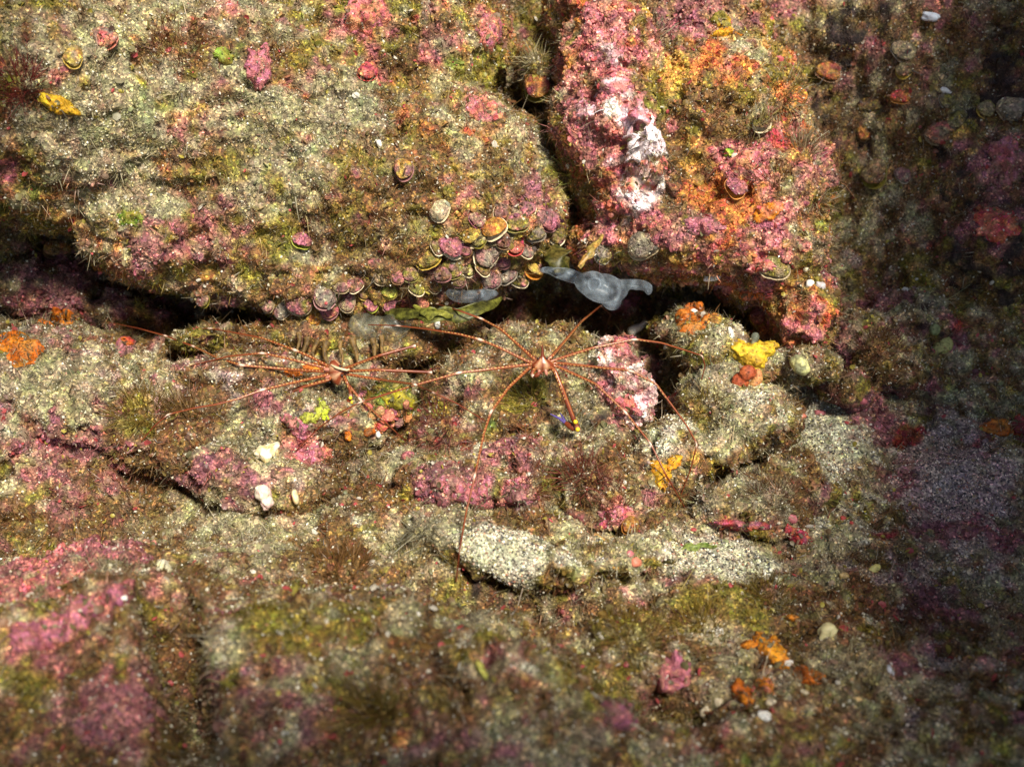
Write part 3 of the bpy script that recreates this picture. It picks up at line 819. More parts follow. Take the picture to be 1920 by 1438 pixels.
for a in [
 (1378, 352, 20, PINK, ROSE, ORANGE, 'pink shell with a bright orange lower lip on the right boulder', 18, 0, 18),
 (1427, 232, 18, BRN, OLIVE, CREAM, 'brown shell with a cream lip on the upper right flank of the right boulder', 14, 0, 16),
 (1206, 458, 28, TAN, GREY, TAN, 'large round tan shell under the bright white ridge', 4, 0, 4),
 (1128, 474, 18, GREY, OLIVE, GREY, 'grey green round shell left of the large round tan shell', 4, 0, 4),
 (1328, 543, 19, GREY, MAUVE, GREY, 'grey button shell below the white triangular chip', 4, 0, 4),
 (1452, 502, 26, OLIVE, TAN, TAN, 'dull olive flat shell low on the orange flank', 8, 0, 4),
 (1539, 425, 14, OLIVE, LIME, OLIVE, 'small green shell on the edge between the lit boulder and the shade', 0, 15, 6),
 (1335, 603, 19, AMBER, GOLD, GOLD, 'amber rimmed shell on the grey ledge left of the black hole', 20, 0, 10),
 (1428, 590, 22, ROSE, SALMON, GOLD, 'rose shell sitting inside the black hole', 8, -10, 8),
 (197, 72, 24, GREY, SALMON, SALMON, 'dusty round shell near the upper left corner', 6, 0, 6),
 (108, 467, 22, AMBER, BRN, BRN, 'dim amber shell below the left shoulder of the huge boulder', 6, 0, 4),
 (757, 318, 19, GOLD, MAUVE, MAUVE, 'ochre and mauve shell high on the middle of the huge boulder', 12, 8, 8),
 (138, 108, 18, TAN, GOLD, GOLD, 'blurred ochre ring shell above the yellow sponge', 6, 0, 8),
 (565, 452, 17, ROSE, PINK, LIME, 'magenta shell with a yellow lip low on the huge boulder', 14, 20, 16),
 (1006, 160, 26, DKRED, AMBER, OLIVE, 'dark red shell with an olive lip inside the crack', 14, 0, 12),
 (495, 746, 20, ROSE, PINK, MAUVE, 'raspberry button shell below the legs of the smaller crab', 4, 0, 3),
 (240, 655, 24, MAUVE, PINK, DKRED, 'mauve shell with a dark left edge at the far left of the floor', 4, 20, 8),
 (1180, 983, 18, AMBER, BRN, AMBER, 'amber translucent shell standing in the hollow at lower centre', 0, 20, 10),
 (765, 855, 13, PINK, SALMON, MAUVE, 'small pink shell on brown turf between the crabs and the mauve ledge', 4, 0, 4),
 (825, 395, 20, TAN, CREAM, CREAM, 'cream scuffed shell on the middle right of the huge boulder', 4, -10, 10),
 (690, 135, 20, RED, SALMON, RED, 'red shell with a bright edge near the top of the huge boulder', 10, 0, 10),
]:
    shell(*a[:7], tilt=a[7], turn=a[8], gape=a[9])
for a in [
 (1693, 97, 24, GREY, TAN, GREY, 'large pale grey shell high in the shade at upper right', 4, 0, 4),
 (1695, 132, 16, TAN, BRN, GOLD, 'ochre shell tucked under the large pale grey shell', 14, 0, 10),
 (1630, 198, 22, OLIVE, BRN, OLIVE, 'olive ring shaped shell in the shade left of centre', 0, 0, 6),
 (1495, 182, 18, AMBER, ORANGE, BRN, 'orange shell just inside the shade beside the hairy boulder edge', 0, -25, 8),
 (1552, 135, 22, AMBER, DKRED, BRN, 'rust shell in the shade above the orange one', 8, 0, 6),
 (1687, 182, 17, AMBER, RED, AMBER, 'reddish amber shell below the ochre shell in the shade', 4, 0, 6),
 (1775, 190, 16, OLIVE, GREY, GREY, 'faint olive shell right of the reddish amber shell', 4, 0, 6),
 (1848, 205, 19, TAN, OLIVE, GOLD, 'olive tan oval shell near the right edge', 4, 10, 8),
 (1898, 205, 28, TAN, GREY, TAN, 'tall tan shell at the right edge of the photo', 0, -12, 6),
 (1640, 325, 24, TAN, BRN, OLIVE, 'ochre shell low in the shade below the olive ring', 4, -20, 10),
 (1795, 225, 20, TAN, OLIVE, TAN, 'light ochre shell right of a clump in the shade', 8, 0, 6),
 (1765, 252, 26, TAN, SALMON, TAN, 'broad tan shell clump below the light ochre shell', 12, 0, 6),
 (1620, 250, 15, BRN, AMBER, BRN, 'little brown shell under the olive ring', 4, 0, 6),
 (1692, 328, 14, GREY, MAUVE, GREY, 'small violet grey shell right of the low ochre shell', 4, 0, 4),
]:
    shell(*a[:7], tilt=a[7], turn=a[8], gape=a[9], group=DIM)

BIG = [(848, 461, 'pink cream-lipped shell'), (883, 440, 'gold shell seen edge on'), (926, 428, 'orange brown ribbed shell'), (969, 418, 'olive pink-centred shell'), (963, 457, 'bright red shell'),
       (1026, 412, 'large dull pink shell'), (998, 498, 'mauve and orange shell'), (910, 480, 'fuzzy mauve crescent-rimmed shell'), (802, 485, 'olive yellow shell'), (781, 543, 'lime green shell'), (732, 546, 'yellow shell'),
       (697, 572, 'small mauve shell by the leaf'), (562, 566, 'round olive pink-middled shell'), (920, 520, 'grey pink fuzzy shell'), (888, 532, 'amber sideways shell'), (652, 567, 'tan shell'), (825, 395, 'cream scuffed shell')]
for x, y, r_, t_, t2_ in [(822, 462, 13, MAUVE, OLIVE), (872, 470, 12, ROSE, BRN), (900, 452, 13, TAN, OLIVE), (944, 452, 12, MAUVE, BRN), (985, 470, 14, GREY, MAUVE), (940, 490, 14, ROSE, MAUVE), (965, 492, 13, OLIVE, BRN), (875, 505, 13, OLIVE, TAN), (770, 515, 14, MAUVE, OLIVE), (745, 520, 12, ROSE, BRN), (715, 520, 13, OLIVE, TAN), (830, 515, 13, BRN, MAUVE), (1005, 440, 15, OLIVE, GREY), (1045, 440, 15, MAUVE, OLIVE), (950, 515, 15, MAUVE, GREY), (975, 525, 13, OLIVE, ROSE), (665, 535, 13, BRN, ROSE), (640, 540, 12, MAUVE, TAN), (530, 580, 14, MAUVE, GREY), (500, 570, 13, ROSE, TAN), (860, 525, 13, OLIVE, MAUVE), (905, 505, 12, BRN, OLIVE), (985, 395, 16, ROSE, MAUVE), (940, 398, 15, MAUVE, BRN), (895, 412, 14, TAN, ROSE), (380, 560, 14, MAUVE, OLIVE), (420, 575, 13, ROSE, GREY), (350, 575, 14, BRN, MAUVE)]:
    near = min(BIG, key=lambda q: math.dist(q[:2], (x, y)))
    dx, dy = x - near[0], y - near[1]
    where = ('left of' if dx < 0 else 'right of') if abs(dx) > abs(dy) else ('above' if dy < 0 else 'below')
    nm = {MAUVE: 'mauve', ROSE: 'rose', TAN: 'tan', GREY: 'grey', OLIVE: 'olive', BRN: 'brown'}
    lab = 'small %s and %s shell just %s the %s' % (nm[t_], nm[t2_], where, near[2])
    shell(x, y, r_ * 1.15, t_, t2_, CREAM if (x + y) % 3 == 0 else t2_, lab, tilt=rnd.uniform(0, 22), turn=rnd.uniform(-20, 20), gape=rnd.uniform(4, 14), lift=0.02, group='small encrusted shells low on the huge boulder')

# ---- sponges and crusts
OR1, OR2, YE1, YE2 = (0.62, 0.21, 0.015), (0.50, 0.12, 0.01), (0.72, 0.50, 0.03), (0.60, 0.33, 0.02)
for k, a in enumerate([
 (15, 640, 36, 26, 0, .003, OR1, OR2, 'orange sponge cut by the left edge of the photo'),
 (52, 662, 24, 30, 20, .003, OR2, (0.5, .2, .03), 'brownish orange sponge just right of the one at the left edge'),
 (88, 606, 17, 16, 0, .003, OR1, OR2, 'small orange sponge in the shade left of the brighter one'),
 (124, 603, 24, 13, 20, .003, OR1, OR2, 'bright orange sponge at the foot of the dim left rock'),
 (108, 196, 38, 15, -24, .006, YE2, YE1, 'yellow sausage shaped sponge on the left of the huge boulder'),
 (1350, 42, 24, 18, 0, .004, YE2, OLIVE, 'olive yellow sponge at the top of the photo'),
 (1362, 63, 28, 11, 8, .004, OR1, YE2, 'flat orange sponge just below the olive yellow one'),
 (1240, 890, 20, 26, 10, .003, OR1, YE2, 'orange sponge behind the right leg of the big crab'),
 (1264, 864, 16, 13, 0, .003, YE2, OR1, 'golden sponge lobe above the orange sponge by the crab leg'),
 (1448, 1218, 26, 42, 35, .004, OR1, (0.7, .3, .02), 'bright orange sponge lobe on the lower right floor'),
 (1404, 1208, 17, 11, 10, .003, OR1, OR2, 'small orange lobe left of the bright orange sponge'),
 (1392, 1298, 20, 38, 12, .004, OR1, OR2, 'tall orange sponge between white pebbles at lower right'),
 (1434, 1284, 20, 22, 0, .004, SALMON, OR1, 'salmon orange rounded sponge above a white pebble'),
 (1514, 1264, 34, 20, -12, .003, OR2, AMBER, 'rust orange forked sponge on the dim sand edge'),
 (1487, 1158, 14, 9, 0, .003, OR1, AMBER, 'tiny orange sponge above the bright orange one'),
 (1870, 804, 30, 22, 0, .003, OR2, AMBER, 'dim orange sponge on the shaded grey sand'),
 (1912, 800, 16, 22, 0, .003, OR2, DKRED, 'dim orange sponge touching the right edge of the photo'),
 (652, 817, 10, 11, 0, .002, OR1, OR2, 'tiny orange speck of sponge under the long left crab leg'),
 (693, 812, 13, 9, 0, .002, OR2, BRN, 'brown orange speck of sponge left of a white chip'),
 (572, 692, 44, 10, 12, .002, OR2, OR1, 'thin orange sponge streak behind the smaller crab'),
 (1296, 598, 30, 44, 10, .003, AMBER, OR2, 'rust brown sponge beside the crevice mouth'),
 (1412, 556, 24, 14, 0, .003, OR2, SALMON, 'red orange sponge roofing the black hole'),
 (1440, 395, 30, 18, 20, .003, SALMON, OR1, 'pale orange crust on the orange flank of the right boulder'),
 (240, 640, 14, 10, 0, .002, RED, OR2, 'small red orange spot by the mauve floor shell'),
]):
    patch('sponge', *a[:8], a[8], 'sponge', seed=k)
for k, a in enumerate([
 (488, 122, 24, 42, 12, .007, PINK, ROSE, 'pink finger of crust standing at the top of the huge boulder'),
 (920, 60, 36, 34, 0, .004, ROSE, SALMON, 'round pink ring of crust left of the top of the crack'),
 (685, 30, 40, 34, 0, .004, PINK, SALMON, 'coral pink crust at the top edge left of centre'),
 (910, 215, 32, 30, 0, .003, SALMON, PINK, 'salmon pink crust near the right side of the huge boulder'),
 (1402, 290, 34, 26, 40, .003, PINK, SALMON, 'smooth pink crust above the orange-lipped shell'),
 (1460, 262, 26, 20, -30, .003, PINK, RED, 'knobbly pink crust at the shaded edge of the right boulder'),
 (1172, 570, 30, 16, 10, .003, PINK, ROSE, 'pink crust at the mouth of the crevice under the sea squirt'),
 (1168, 640, 32, 15, 20, .004, PINK, SALMON, 'pink crust below the white broken shell'),
 (1265, 1256, 26, 32, -20, .006, PINK, ROSE, 'raised pink lump of crust at lower right of centre'),
 (1162, 1342, 32, 34, 0, .007, MAUVE, ROSE, 'mauve knob of crust in a dark dip near the bottom'),
 (222, 1105, 32, 24, 0, .005, PINK, ROSE, 'pale pink cap on top of the lower left mound'),
 (140, 1150, 44, 34, 15, .004, PINK, ROSE, 'broad rose crust on the upper face of the lower left mound'),
 (70, 1190, 50, 34, 0, .004, ROSE, PINK, 'dusty rose crust at the left side of the lower left mound'),
 (838, 905, 34, 22, 0, .004, MAUVE, ROSE, 'mauve crust at the left end of the mauve ledge'),
 (893, 928, 34, 26, 0, .005, PINK, ROSE, 'pink crust in the middle of the mauve ledge where a leg crosses'),
 (966, 928, 20, 24, 0, .006, ROSE, MAUVE, 'round rose knob at the right end of the mauve ledge'),
 (1150, 966, 36, 15, 20, .003, PINK, (.45, .08, .14), 'shiny magenta crust above the amber standing shell'),
 (1385, 985, 44, 12, -5, .003, RED, ROSE, 'dark red lip of crust under the small rock at lower right'),
 (1490, 1008, 28, 16, -15, .003, RED, ROSE, 'dark red crust patch at the start of the shaded sand'),
 (560, 800, 30, 20, -20, .003, ROSE, PINK, 'rose crust above the white coral fragment'),
 (590, 850, 36, 16, -10, .003, ROSE, SALMON, 'plum crust touched by the tip of the long left crab leg'),
 (1175, 765, 28, 24, 20, .003, SALMON, PINK, 'salmon crust low on the round pale stone'),
 (1870, 420, 50, 36, 0, .004, SALMON, RED, 'dim salmon crust on the brown boulder at the right edge'),
 (1890, 300, 34, 40, 0, .004, ROSE, MAUVE, 'dim rose crust near the right edge of the photo'),
 (1425, 500, 26, 12, 0, .003, SALMON, PINK, 'flat salmon crust low on the right boulder'),
 (1320, 425, 44, 16, -4, .003, ROSE, MAUVE, 'plum shelf of crust across the right boulder'),
]):
    patch('coralline_crust', *a[:8], a[8], 'coralline crust', mat=M_CRUST, knob=0.7, seed=40 + k, rag=0.38, dome=2.5)
for k, a in enumerate([
 (605, 770, 13, 20, 10, .004, (0.45, 0.52, 0.03), LIME, 'bright lime knob of algae under the smaller crab'),
 (578, 782, 18, 13, 0, .003, LIME, OLIVE, 'duller green crust left of the bright lime knob'),
 (745, 750, 30, 20, -20, .003, (0.45, 0.38, 0.02), OLIVE, 'golden olive crust capping the stone between the crabs'),
 (242, 412, 24, 16, 0, .002, (0.15, 0.28, 0.03), OLIVE, 'green patch low on the left of the huge boulder'),
 (420, 108, 22, 14, 0, .003, (0.18, 0.30, 0.03), OLIVE, 'green patch in a dark dip near the top left'),
 (1365, 288, 10, 7, 0, .002, (0.15, 0.35, 0.03), LIME, 'tiny green dot on the orange flank'),
]):
    patch('green_alga', *a[:8], a[8], 'alga', seed=80 + k, rag=0.4)
# white bleached ridge pieces
for k, a in enumerate([
 (1217, 265, 34, 44, 15, .004, (0.85, 0.76, 0.76), (0.8, 0.62, 0.66), 'largest bright white crust on the ridge of the right boulder'),
 (1190, 213, 24, 36, 20, .003, (0.80, 0.66, 0.72), PINK, 'lilac white crust just above the largest white one'),
 (1235, 316, 17, 28, 5, .003, (0.85, 0.75, 0.70), SALMON, 'narrow white crust below the largest white one'),
 (1194, 345, 36, 28, 0, .003, (0.80, 0.62, 0.55), SALMON, 'cream pink crust at the lower end of the white ridge'),
 (1150, 160, 34, 16, 10, .003, (0.75, 0.52, 0.56), PINK, 'pale pink crust across the pink column'),
 (1150, 105, 18, 22, 0, .003, (0.78, 0.5, 0.5), PINK, 'pale blotch near the top of the pink column'),
 (1095, 210, 16, 22, 0, .003, (0.70, 0.42, 0.45), ROSE, 'pale pink bump on the left of the pink column'),
]):
    patch('bleached_crust', *a[:8], a[8], 'white crust', mat=M_WHITE, knob=0.35, seed=100 + k, rag=0.34, dome=2.5)

# ---- pebbles and chips
def pebble(px, py, rx, ry, rot, col, label, name='pebble', cat='pebble', rough=0.55, group=None, lift=0.2, sub=3):
    p, n = cast(px, py); s = pxscale(p)
    V, F = ico(sub)
    q = V * (1 + rough * fbm(V + px * 0.11, 1.1, 2, 9))[:, None]
    a = math.radians(rot)
    x = q[:, 0] * rx * s; y = q[:, 1] * ry * s; z = q[:, 2] * min(rx, ry) * s * 0.8
    x, y = x * math.cos(a) - y * math.sin(a), x * math.sin(a) + y * math.cos(a)
    B = frame(0.4 * n - 0.6 * FWD)
    W = np.stack([x, y, z], 1) @ B.T + p + n * min(rx, ry) * s * (lift - 0.15)
    C = np.tile(col, (len(W), 1)) * (1 + 0.15 * fbm(V + px, 0.5, 2, 12))[:, None]
    o = link(name, np_mesh(name, W, F, np.clip(C, 0, 0.92)), M_PEBBLE)
    return tag(o, label, cat, group)
WH, IV = (0.76, 0.72, 0.64), (0.66, 0.56, 0.38)
for a in [
 (821, 608, 6, 8, 10, WH, 'tiny white chip beside the grey sea squirt left of the big crab'),
 (1301, 585, 7, 7, 0, WH, 'small white pebble by the rust sponge at the crevice'),
 (1370, 626, 6, 12, 15, WH, 'upright white chip just left of the yellow sponge'),
 (1519, 532, 10, 9, 0, WH, 'bright white pebble near the shaded edge of the right boulder'),
 (1513, 504, 6, 6, 0, IV, 'small cream pebble above the bright white one'),
 (1335, 520, 16, 7, 0, WH, 'white triangular chip above the grey button shell'),
 (1347, 1184, 9, 9, 0, WH, 'white pebble alone on brown turf at lower right'),
 (1321, 1334, 13, 9, 35, IV, 'cream pebble left of the tall orange sponge'),
 (1348, 1316, 9, 7, 0, IV, 'cream pebble touching the tall orange sponge'),
 (1433, 1342, 12, 8, -25, WH, 'white pebble at the foot of the tall orange sponge'),
 (1446, 1318, 10, 8, -30, IV, 'ivory pebble below the salmon sponge'),
 (1478, 1243, 9, 7, 20, WH, 'white pebble between the bright and the rust orange sponges'),
 (1476, 1266, 7, 7, 0, IV, 'ivory bead under the white pebble by the rust sponge'),
 (1512, 1298, 10, 6, -25, IV, 'ivory pebble under the rust forked sponge'),
 (628, 707, 9, 7, 15, WH, 'white chip under the body of the smaller crab'),
 (708, 814, 7, 9, 20, WH, 'white chip on the salmon side of the small stone'),
 (1745, 32, 16, 8, -20, (.7, .74, .8), 'white chip in the shade at the top right'),
 (1772, 170, 10, 5, -20, (.7, .66, .6), 'little cream chip beside the faint olive shell'),
 (235, 551, 12, 6, -15, IV, 'cream chip in the shade left of the boulder lip'),
 (712, 268, 7, 9, 20, WH, 'white chip in the upper middle of the huge boulder'),
 (784, 1151, 4, 5, 0, WH, 'white speck on the brown foreground'),
 (232, 1121, 6, 6, 0, WH, 'white speck on the pale pink cap at lower left'),
 (1668, 1256, 6, 10, 20, (.6, .6, .64), 'upright grey chip in the dim sand'),
 (1540, 535, 10, 9, 0, (.55, .5, .5), 'dull grey pebble just inside the shade by the white pebble'),
 (1640, 1065, 11, 7, 20, (.7, .62, .2), 'yellow chip on the grey sand'),
 (1582, 1080, 9, 8, 0, (.55, .38, .15), 'ochre chip left of the yellow one on the sand'),
 (1548, 1185, 22, 13, 25, (.62, .55, .28), 'cream yellow rubble piece above the rust sponge'),
 (1192, 1055, 12, 9, 0, SALMON, 'salmon pebble at the shaded edge of the pale sand'),
 (1180, 1040, 8, 7, 0, PINK, 'pink bead above the salmon pebble'),
 (1154, 1063, 6, 6, 0, (.5, .28, .08), 'ochre bead left of the salmon pebble'),
 (1484, 973, 10, 8, 0, PINK, 'pink bead at the right end of the small rock'),
 (1580, 972, 6, 6, 0, RED, 'red bead on the sand right of the small rock'),
 (1597, 981, 4, 4, 0, RED, 'smaller red bead beside the red bead on the sand'),
 (1540, 775, 12, 8, 0, PINK, 'pink bead on the pale sand below the ledge'),
 (1504, 782, 7, 6, 0, SALMON, 'salmon bead left of the pink one on the sand'),
 (1618, 752, 8, 7, 0, (.45, .12, .14), 'rose bead in the shade edge below the dark ledge'),
]:
    pebble(*a)
def chunk(name, cat, label, blobs, col, col2, mat, **kw):
    out = []
    p, n = cast(*blobs[0][:2])
    dep = (p - CAM) @ FWD - FOCUS - 0.005
    for px, py, d, rx, ry, rd, rot in blobs:
        out.append(blob(px, py, dep + d, rx, ry, rd, rot))
    return lumpy(name, mat, out, np.array(col), label, cat, col2=col2, **kw)
chunk('coral_fragment', 'coral fragment', 'bleached white coral fragment pointing down at lower left of centre',
      [(500, 850, 0, 24, 16, .006, 10), (485, 852, 0, 14, 9, .005, 0), (510, 875, 0, 17, 22, .006, 0), (517, 895, 0, 10, 14, .004, 0), (506, 840, -0.002, 20, 8, .004, 15)],
      (0.82, 0.76, 0.62), (0.66, 0.52, 0.24), M_PEBBLE, amp=0.0034, nsc=0.0045, sm=1)
chunk('coral_fragment', 'coral fragment', 'small pale pink fragment below the white coral fragment',
      [(493, 925, 0, 13, 17, .005, 0), (500, 945, 0, 10, 12, .004, 0), (486, 915, 0, 10, 8, .004, 0)], (0.80, 0.55, 0.50), (0.75, 0.68, 0.5), M_PEBBLE, amp=0.0022, nsc=0.004, sm=1)
chunk('coral_fragment', 'coral fragment', 'tiny cream sliver right of the pale pink fragment', [(555, 934, 0, 6, 14, .004, 15), (552, 925, 0, 6, 9, .004, 0)], (0.8, .68, .4), (.7, .5, .25), M_PEBBLE)
chunk('broken_shell', 'shell', 'white broken shell shard under the pale blue sea squirt',
      [(1192, 616, 0, 18, 8, .004, 12), (1184, 622, 0, 9, 11, .004, 0), (1208, 606, -.001, 9, 5, .003, 25)], (0.86, 0.78, 0.6), (0.85, .8, .72), M_PEBBLE, amp=0.0005)
chunk('coral_fragment', 'coral fragment', 'yellowish white crust streak on the left foreground', [(305, 1068, 0, 14, 20, .005, 25), (318, 1095, 0, 12, 16, .004, 10)], (0.66, .62, .3), (.7, .66, .5), M_PEBBLE, amp=0.0012)
chunk('lime_crust', 'crust', 'yellow streak of crust in the middle of the foreground', [(900, 1250, 0, 8, 16, .003, 30), (910, 1266, 0, 6, 10, .003, 20)], (.62, .56, .12), (.5, .5, .1), M_SPONGE)
# cluster of salmon lobes on the small stone
so = bpy.data.objects.new('salmon_crust', None); COL.objects.link(so); so.location = P(712, 790, 0.0)
tag(so, 'cluster of salmon lobes on the small stone between the crabs', 'encrusting lobes')
bpy.context.view_layer.update()
for px, py, rx, ry, c1 in [(688, 765, 12, 10, SALMON), (700, 778, 11, 9, (.5, .25, .1)), (713, 770, 9, 9, (.6, .3, .14)), (728, 780, 13, 12, SALMON), (732, 795, 9, 8, SALMON), (716, 798, 12, 11, (.5, .12, .06)), (738, 772, 8, 9, ROSE), (762, 758, 6, 9, SALMON), (764, 780, 9, 14, (.5, .22, .06)), (682, 740, 10, 8, ROSE), (748, 790, 11, 12, MAUVE)]:
    p, n = cast(px, py); s = pxscale(p)
    V, F = ico(3)
    q = V * (1 + 0.2 * fbm(V + px, 0.9, 2, 3))[:, None] * np.array([rx * s, ry * s, min(rx, ry) * s * 0.6])
    W = q @ frame(-FWD).T + p - FWD * 0.001
    o = link('lobe', np_mesh('lobe', W - np.array(so.location), F, np.tile(c1, (len(V), 1)) * (1 + 0.2 * fbm(V + py, .4, 2, 4))[:, None]), M_CRUST, so)

# ---- the yellow sponge with its glassy zooid, and the red discs below it
def deep(px, py):
    p, n = cast(px, py); return (p - CAM) @ FWD - FOCUS
d0 = deep(1400, 640) - 0.004
ysp = lumpy('yellow_sponge', M_SPONGE, [blob(1405, 660, d0, 36, 17, .008, 0), blob(1412, 676, d0 - .001, 26, 16, .007, 0), blob(1380, 652, d0, 20, 13, .006, 20), blob(1432, 655, d0, 22, 12, .006, -20), blob(1446, 646, d0 + .002, 14, 6, .004, -15), blob(1362, 643, d0 + .002, 16, 6, .004, 15), blob(1410, 692, d0, 12, 9, .005, 0)],
            np.array((0.62, 0.42, 0.025)), 'bright yellow sponge flaring upward below the black hole', 'sponge', col2=(0.46, 0.27, 0.02), amp=0.0020, nsc=0.0035)
def glassy(name, tint, clear=0.45, rough=0.25):
    m, nt, b = mat_new(name)
    L = nt.links.new
    geo = N(nt, 'ShaderNodeNewGeometry')
    no = N(nt, 'ShaderNodeTexNoise'); no.inputs['Scale'].default_value = 90; no.inputs['Detail'].default_value = 5; no.inputs['Distortion'].default_value = 2.5
    L(geo.outputs['Position'], no.inputs['Vector'])
    cr = N(nt, 'ShaderNodeValToRGB')
    cr.color_ramp.elements[0].position = .3; cr.color_ramp.elements[0].color = tuple(np.array(tint) * 0.55) + (1,)
    cr.color_ramp.elements[1].position = .75; cr.color_ramp.elements[1].color = tuple(np.clip(np.array(tint) * 1.35, 0, 1)) + (1,)
    L(no.outputs['Fac'], cr.inputs[0]); L(cr.outputs[0], b.inputs['Base Color'])
    b.inputs['Roughness'].default_value = rough
    lw = N(nt, 'ShaderNodeLayerWeight'); lw.inputs['Blend'].default_value = 0.4
    wv = N(nt, 'ShaderNodeTexWave'); wv.inputs['Scale'].default_value = 22; wv.inputs['Distortion'].default_value = 22; wv.inputs['Detail'].default_value = 3; wv.inputs['Detail Scale'].default_value = 1.2
    L(geo.outputs['Position'], wv.inputs['Vector'])
    n2 = N(nt, 'ShaderNodeTexNoise'); n2.inputs['Scale'].default_value = 70; n2.inputs['Detail'].default_value = 3
    L(geo.outputs['Position'], n2.inputs['Vector'])
    ml = N(nt, 'ShaderNodeMath', operation='MULTIPLY'); L(wv.outputs['Fac'], ml.inputs[0]); L(n2.outputs['Fac'], ml.inputs[1])
    bp = N(nt, 'ShaderNodeBump'); bp.inputs['Distance'].default_value = 0.0012; bp.inputs['Strength'].default_value = 0.4
    L(ml.outputs[0], bp.inputs['Height']); L(bp.outputs['Normal'], b.inputs['Normal'])
    tl = N(nt, 'ShaderNodeBsdfTranslucent'); L(cr.outputs[0], tl.inputs['Color'])
    m1 = N(nt, 'ShaderNodeMixShader'); m1.inputs[0].default_value = 0.5
    L(b.outputs[0], m1.inputs[1]); L(tl.outputs[0], m1.inputs[2])
    tr = N(nt, 'ShaderNodeBsdfTransparent')
    mr = N(nt, 'ShaderNodeMapRange'); mr.inputs['To Min'].default_value = 1 - clear; mr.inputs['To Max'].default_value = 0.66
    fa = N(nt, 'ShaderNodeMath', operation='MULTIPLY_ADD'); fa.inputs[1].default_value = 0.85
    L(ml.outputs[0], fa.inputs[0])
    f2 = N(nt, 'ShaderNodeMath', operation='MULTIPLY'); f2.inputs[1].default_value = 0.25
    L(lw.outputs['Facing'], f2.inputs[0]); L(f2.outputs[0], fa.inputs[2])
    L(fa.outputs[0], mr.inputs['Value'])
    m2 = N(nt, 'ShaderNodeMixShader'); L(mr.outputs['Result'], m2.inputs[0])
    L(tr.outputs[0], m2.inputs[1]); L(m1.outputs[0], m2.inputs[2])
    L(m2.outputs[0], nt.nodes['Material Output'].inputs['Surface'])
    return m
M_SQUIRT = glassy('pale_blue_tunic', (0.55, 0.66, 0.80), 0.93)
M_SQUIRT2 = glassy('grey_olive_tunic', (0.36, 0.37, 0.29), 0.90)
zo = lumpy('zooid', glassy('glassy_zooid', (0.40, 0.45, 0.36), 0.5), [blob(1416, 632, d0 - .001, 8, 10, .003, 0), blob(1412, 646, d0 - .001, 5, 8, .002, 0)], np.array((.5, .5, .4)), None, None, amp=0.0002)
zo.parent = ysp
d1 = deep(1395, 712) - 0.003
lumpy('red_alga', M_SPONGE, [blob(1402, 699, d1 - .004, 17, 15, .003, 10), blob(1388, 716, d1 - .001, 17, 18, .003, 0), blob(1381, 724, d1, 12, 12, .003, 0)],
      np.array((0.36, 0.085, 0.022)), 'pair of smooth brick red discs below the yellow sponge', 'red alga', voxel=0.0006, amp=0.0001, col2=(0.30, 0.06, 0.02))
lumpy('sponge', M_SPONGE, [blob(1420, 708, d1 + .004, 10, 18, .004, 0), blob(1412, 720, d1 + .004, 10, 8, .004, 0)], np.array((0.55, 0.30, 0.10)), 'peach stalk behind the brick red discs', 'sponge', col2=(.5, .2, .08))
d2 = deep(1500, 690)
cs = lumpy('sea_squirt', M_PEBBLE, [blob(1501, 686, d2 - .004, 15, 20, .005, 25), blob(1492, 678, d2 - .002, 11, 12, .005, 0)], np.array((0.62, 0.60, 0.26)), 'cream yellow oval sea squirt at the right end of the lit ledge', 'sea squirt', col2=(.30, .30, .16), amp=0.0016, nsc=0.004, mixsc=0.003)
d3 = deep(1766, 648)
lumpy('sponge', M_SPONGE, [blob(1768, 646, d3 - .004, 20, 18, .004, 0), blob(1756, 656, d3 - .004, 14, 9, .004, 20)], np.array((0.42, 0.40, 0.14)), 'dull olive yellow disc of sponge at the end of the dark ledge', 'sponge', col2=(.36, .33, .12), amp=0.0003)
d3 = deep(1753, 618)
lumpy('sponge', M_SPONGE, [blob(1753, 618, d3 - .003, 11, 12, .003, 0)], np.array((0.22, 0.24, 0.10)), 'small dim green disc above the olive yellow disc', 'sponge', amp=0.0003)

# ---- sea squirts in the crevice
sq = lumpy('sea_squirt', M_SQUIRT, [blob(1132, 541, 0.030, 50, 26, .010, -12), blob(1065, 516, 0.034, 44, 13, .007, -14), blob(1030, 507, .036, 22, 9, .005, 0), blob(1190, 534, .032, 36, 12, .006, -6), blob(1216, 544, .033, 9, 12, .005, 0), blob(1148, 566, .027, 17, 15, .006, 10), blob(1108, 528, .026, 30, 20, .009, 0)],
           np.array((.4, .4, .4)), 'pale blue see-through sea squirt bulging from the crevice between the boulders', 'sea squirt', amp=0.0016, nsc=0.014, voxel=0.001)
def siphon(px, py, d, rad, mat, parent):
    V, F = ring_surf([(0.95, -.5), (1.0, 0.0), (0.92, .16), (0.78, .1), (0.66, -.15), (0.55, -.5), (.02, -.55)], 20, [1 + .06 * math.sin(j) for j in range(20)])
    c = P(px, py, d); s = rad * PXM
    W = (V * s) @ frame(-FWD * 0.9 + UPV * 0.2 - RGT * .35).T + c
    C = np.tile((.4, .4, .4), (len(W), 1))
    return link('siphon', np_mesh('siphon', W, F, C), mat, parent)
siphon(1114, 533, 0.016, 14, M_SQUIRT, sq)
lumpy('sea_squirt', M_SQUIRT2, [blob(708, 616, 0.028, 58, 24, .007, -8), blob(748, 604, .03, 30, 22, .006, 0), blob(680, 604, .03, 26, 18, .005, 0)], np.array((.4, .4, .4)), 'grey olive see-through sea squirt behind the leg left of the big crab', 'sea squirt', amp=0.0006, nsc=.01, voxel=0.001)
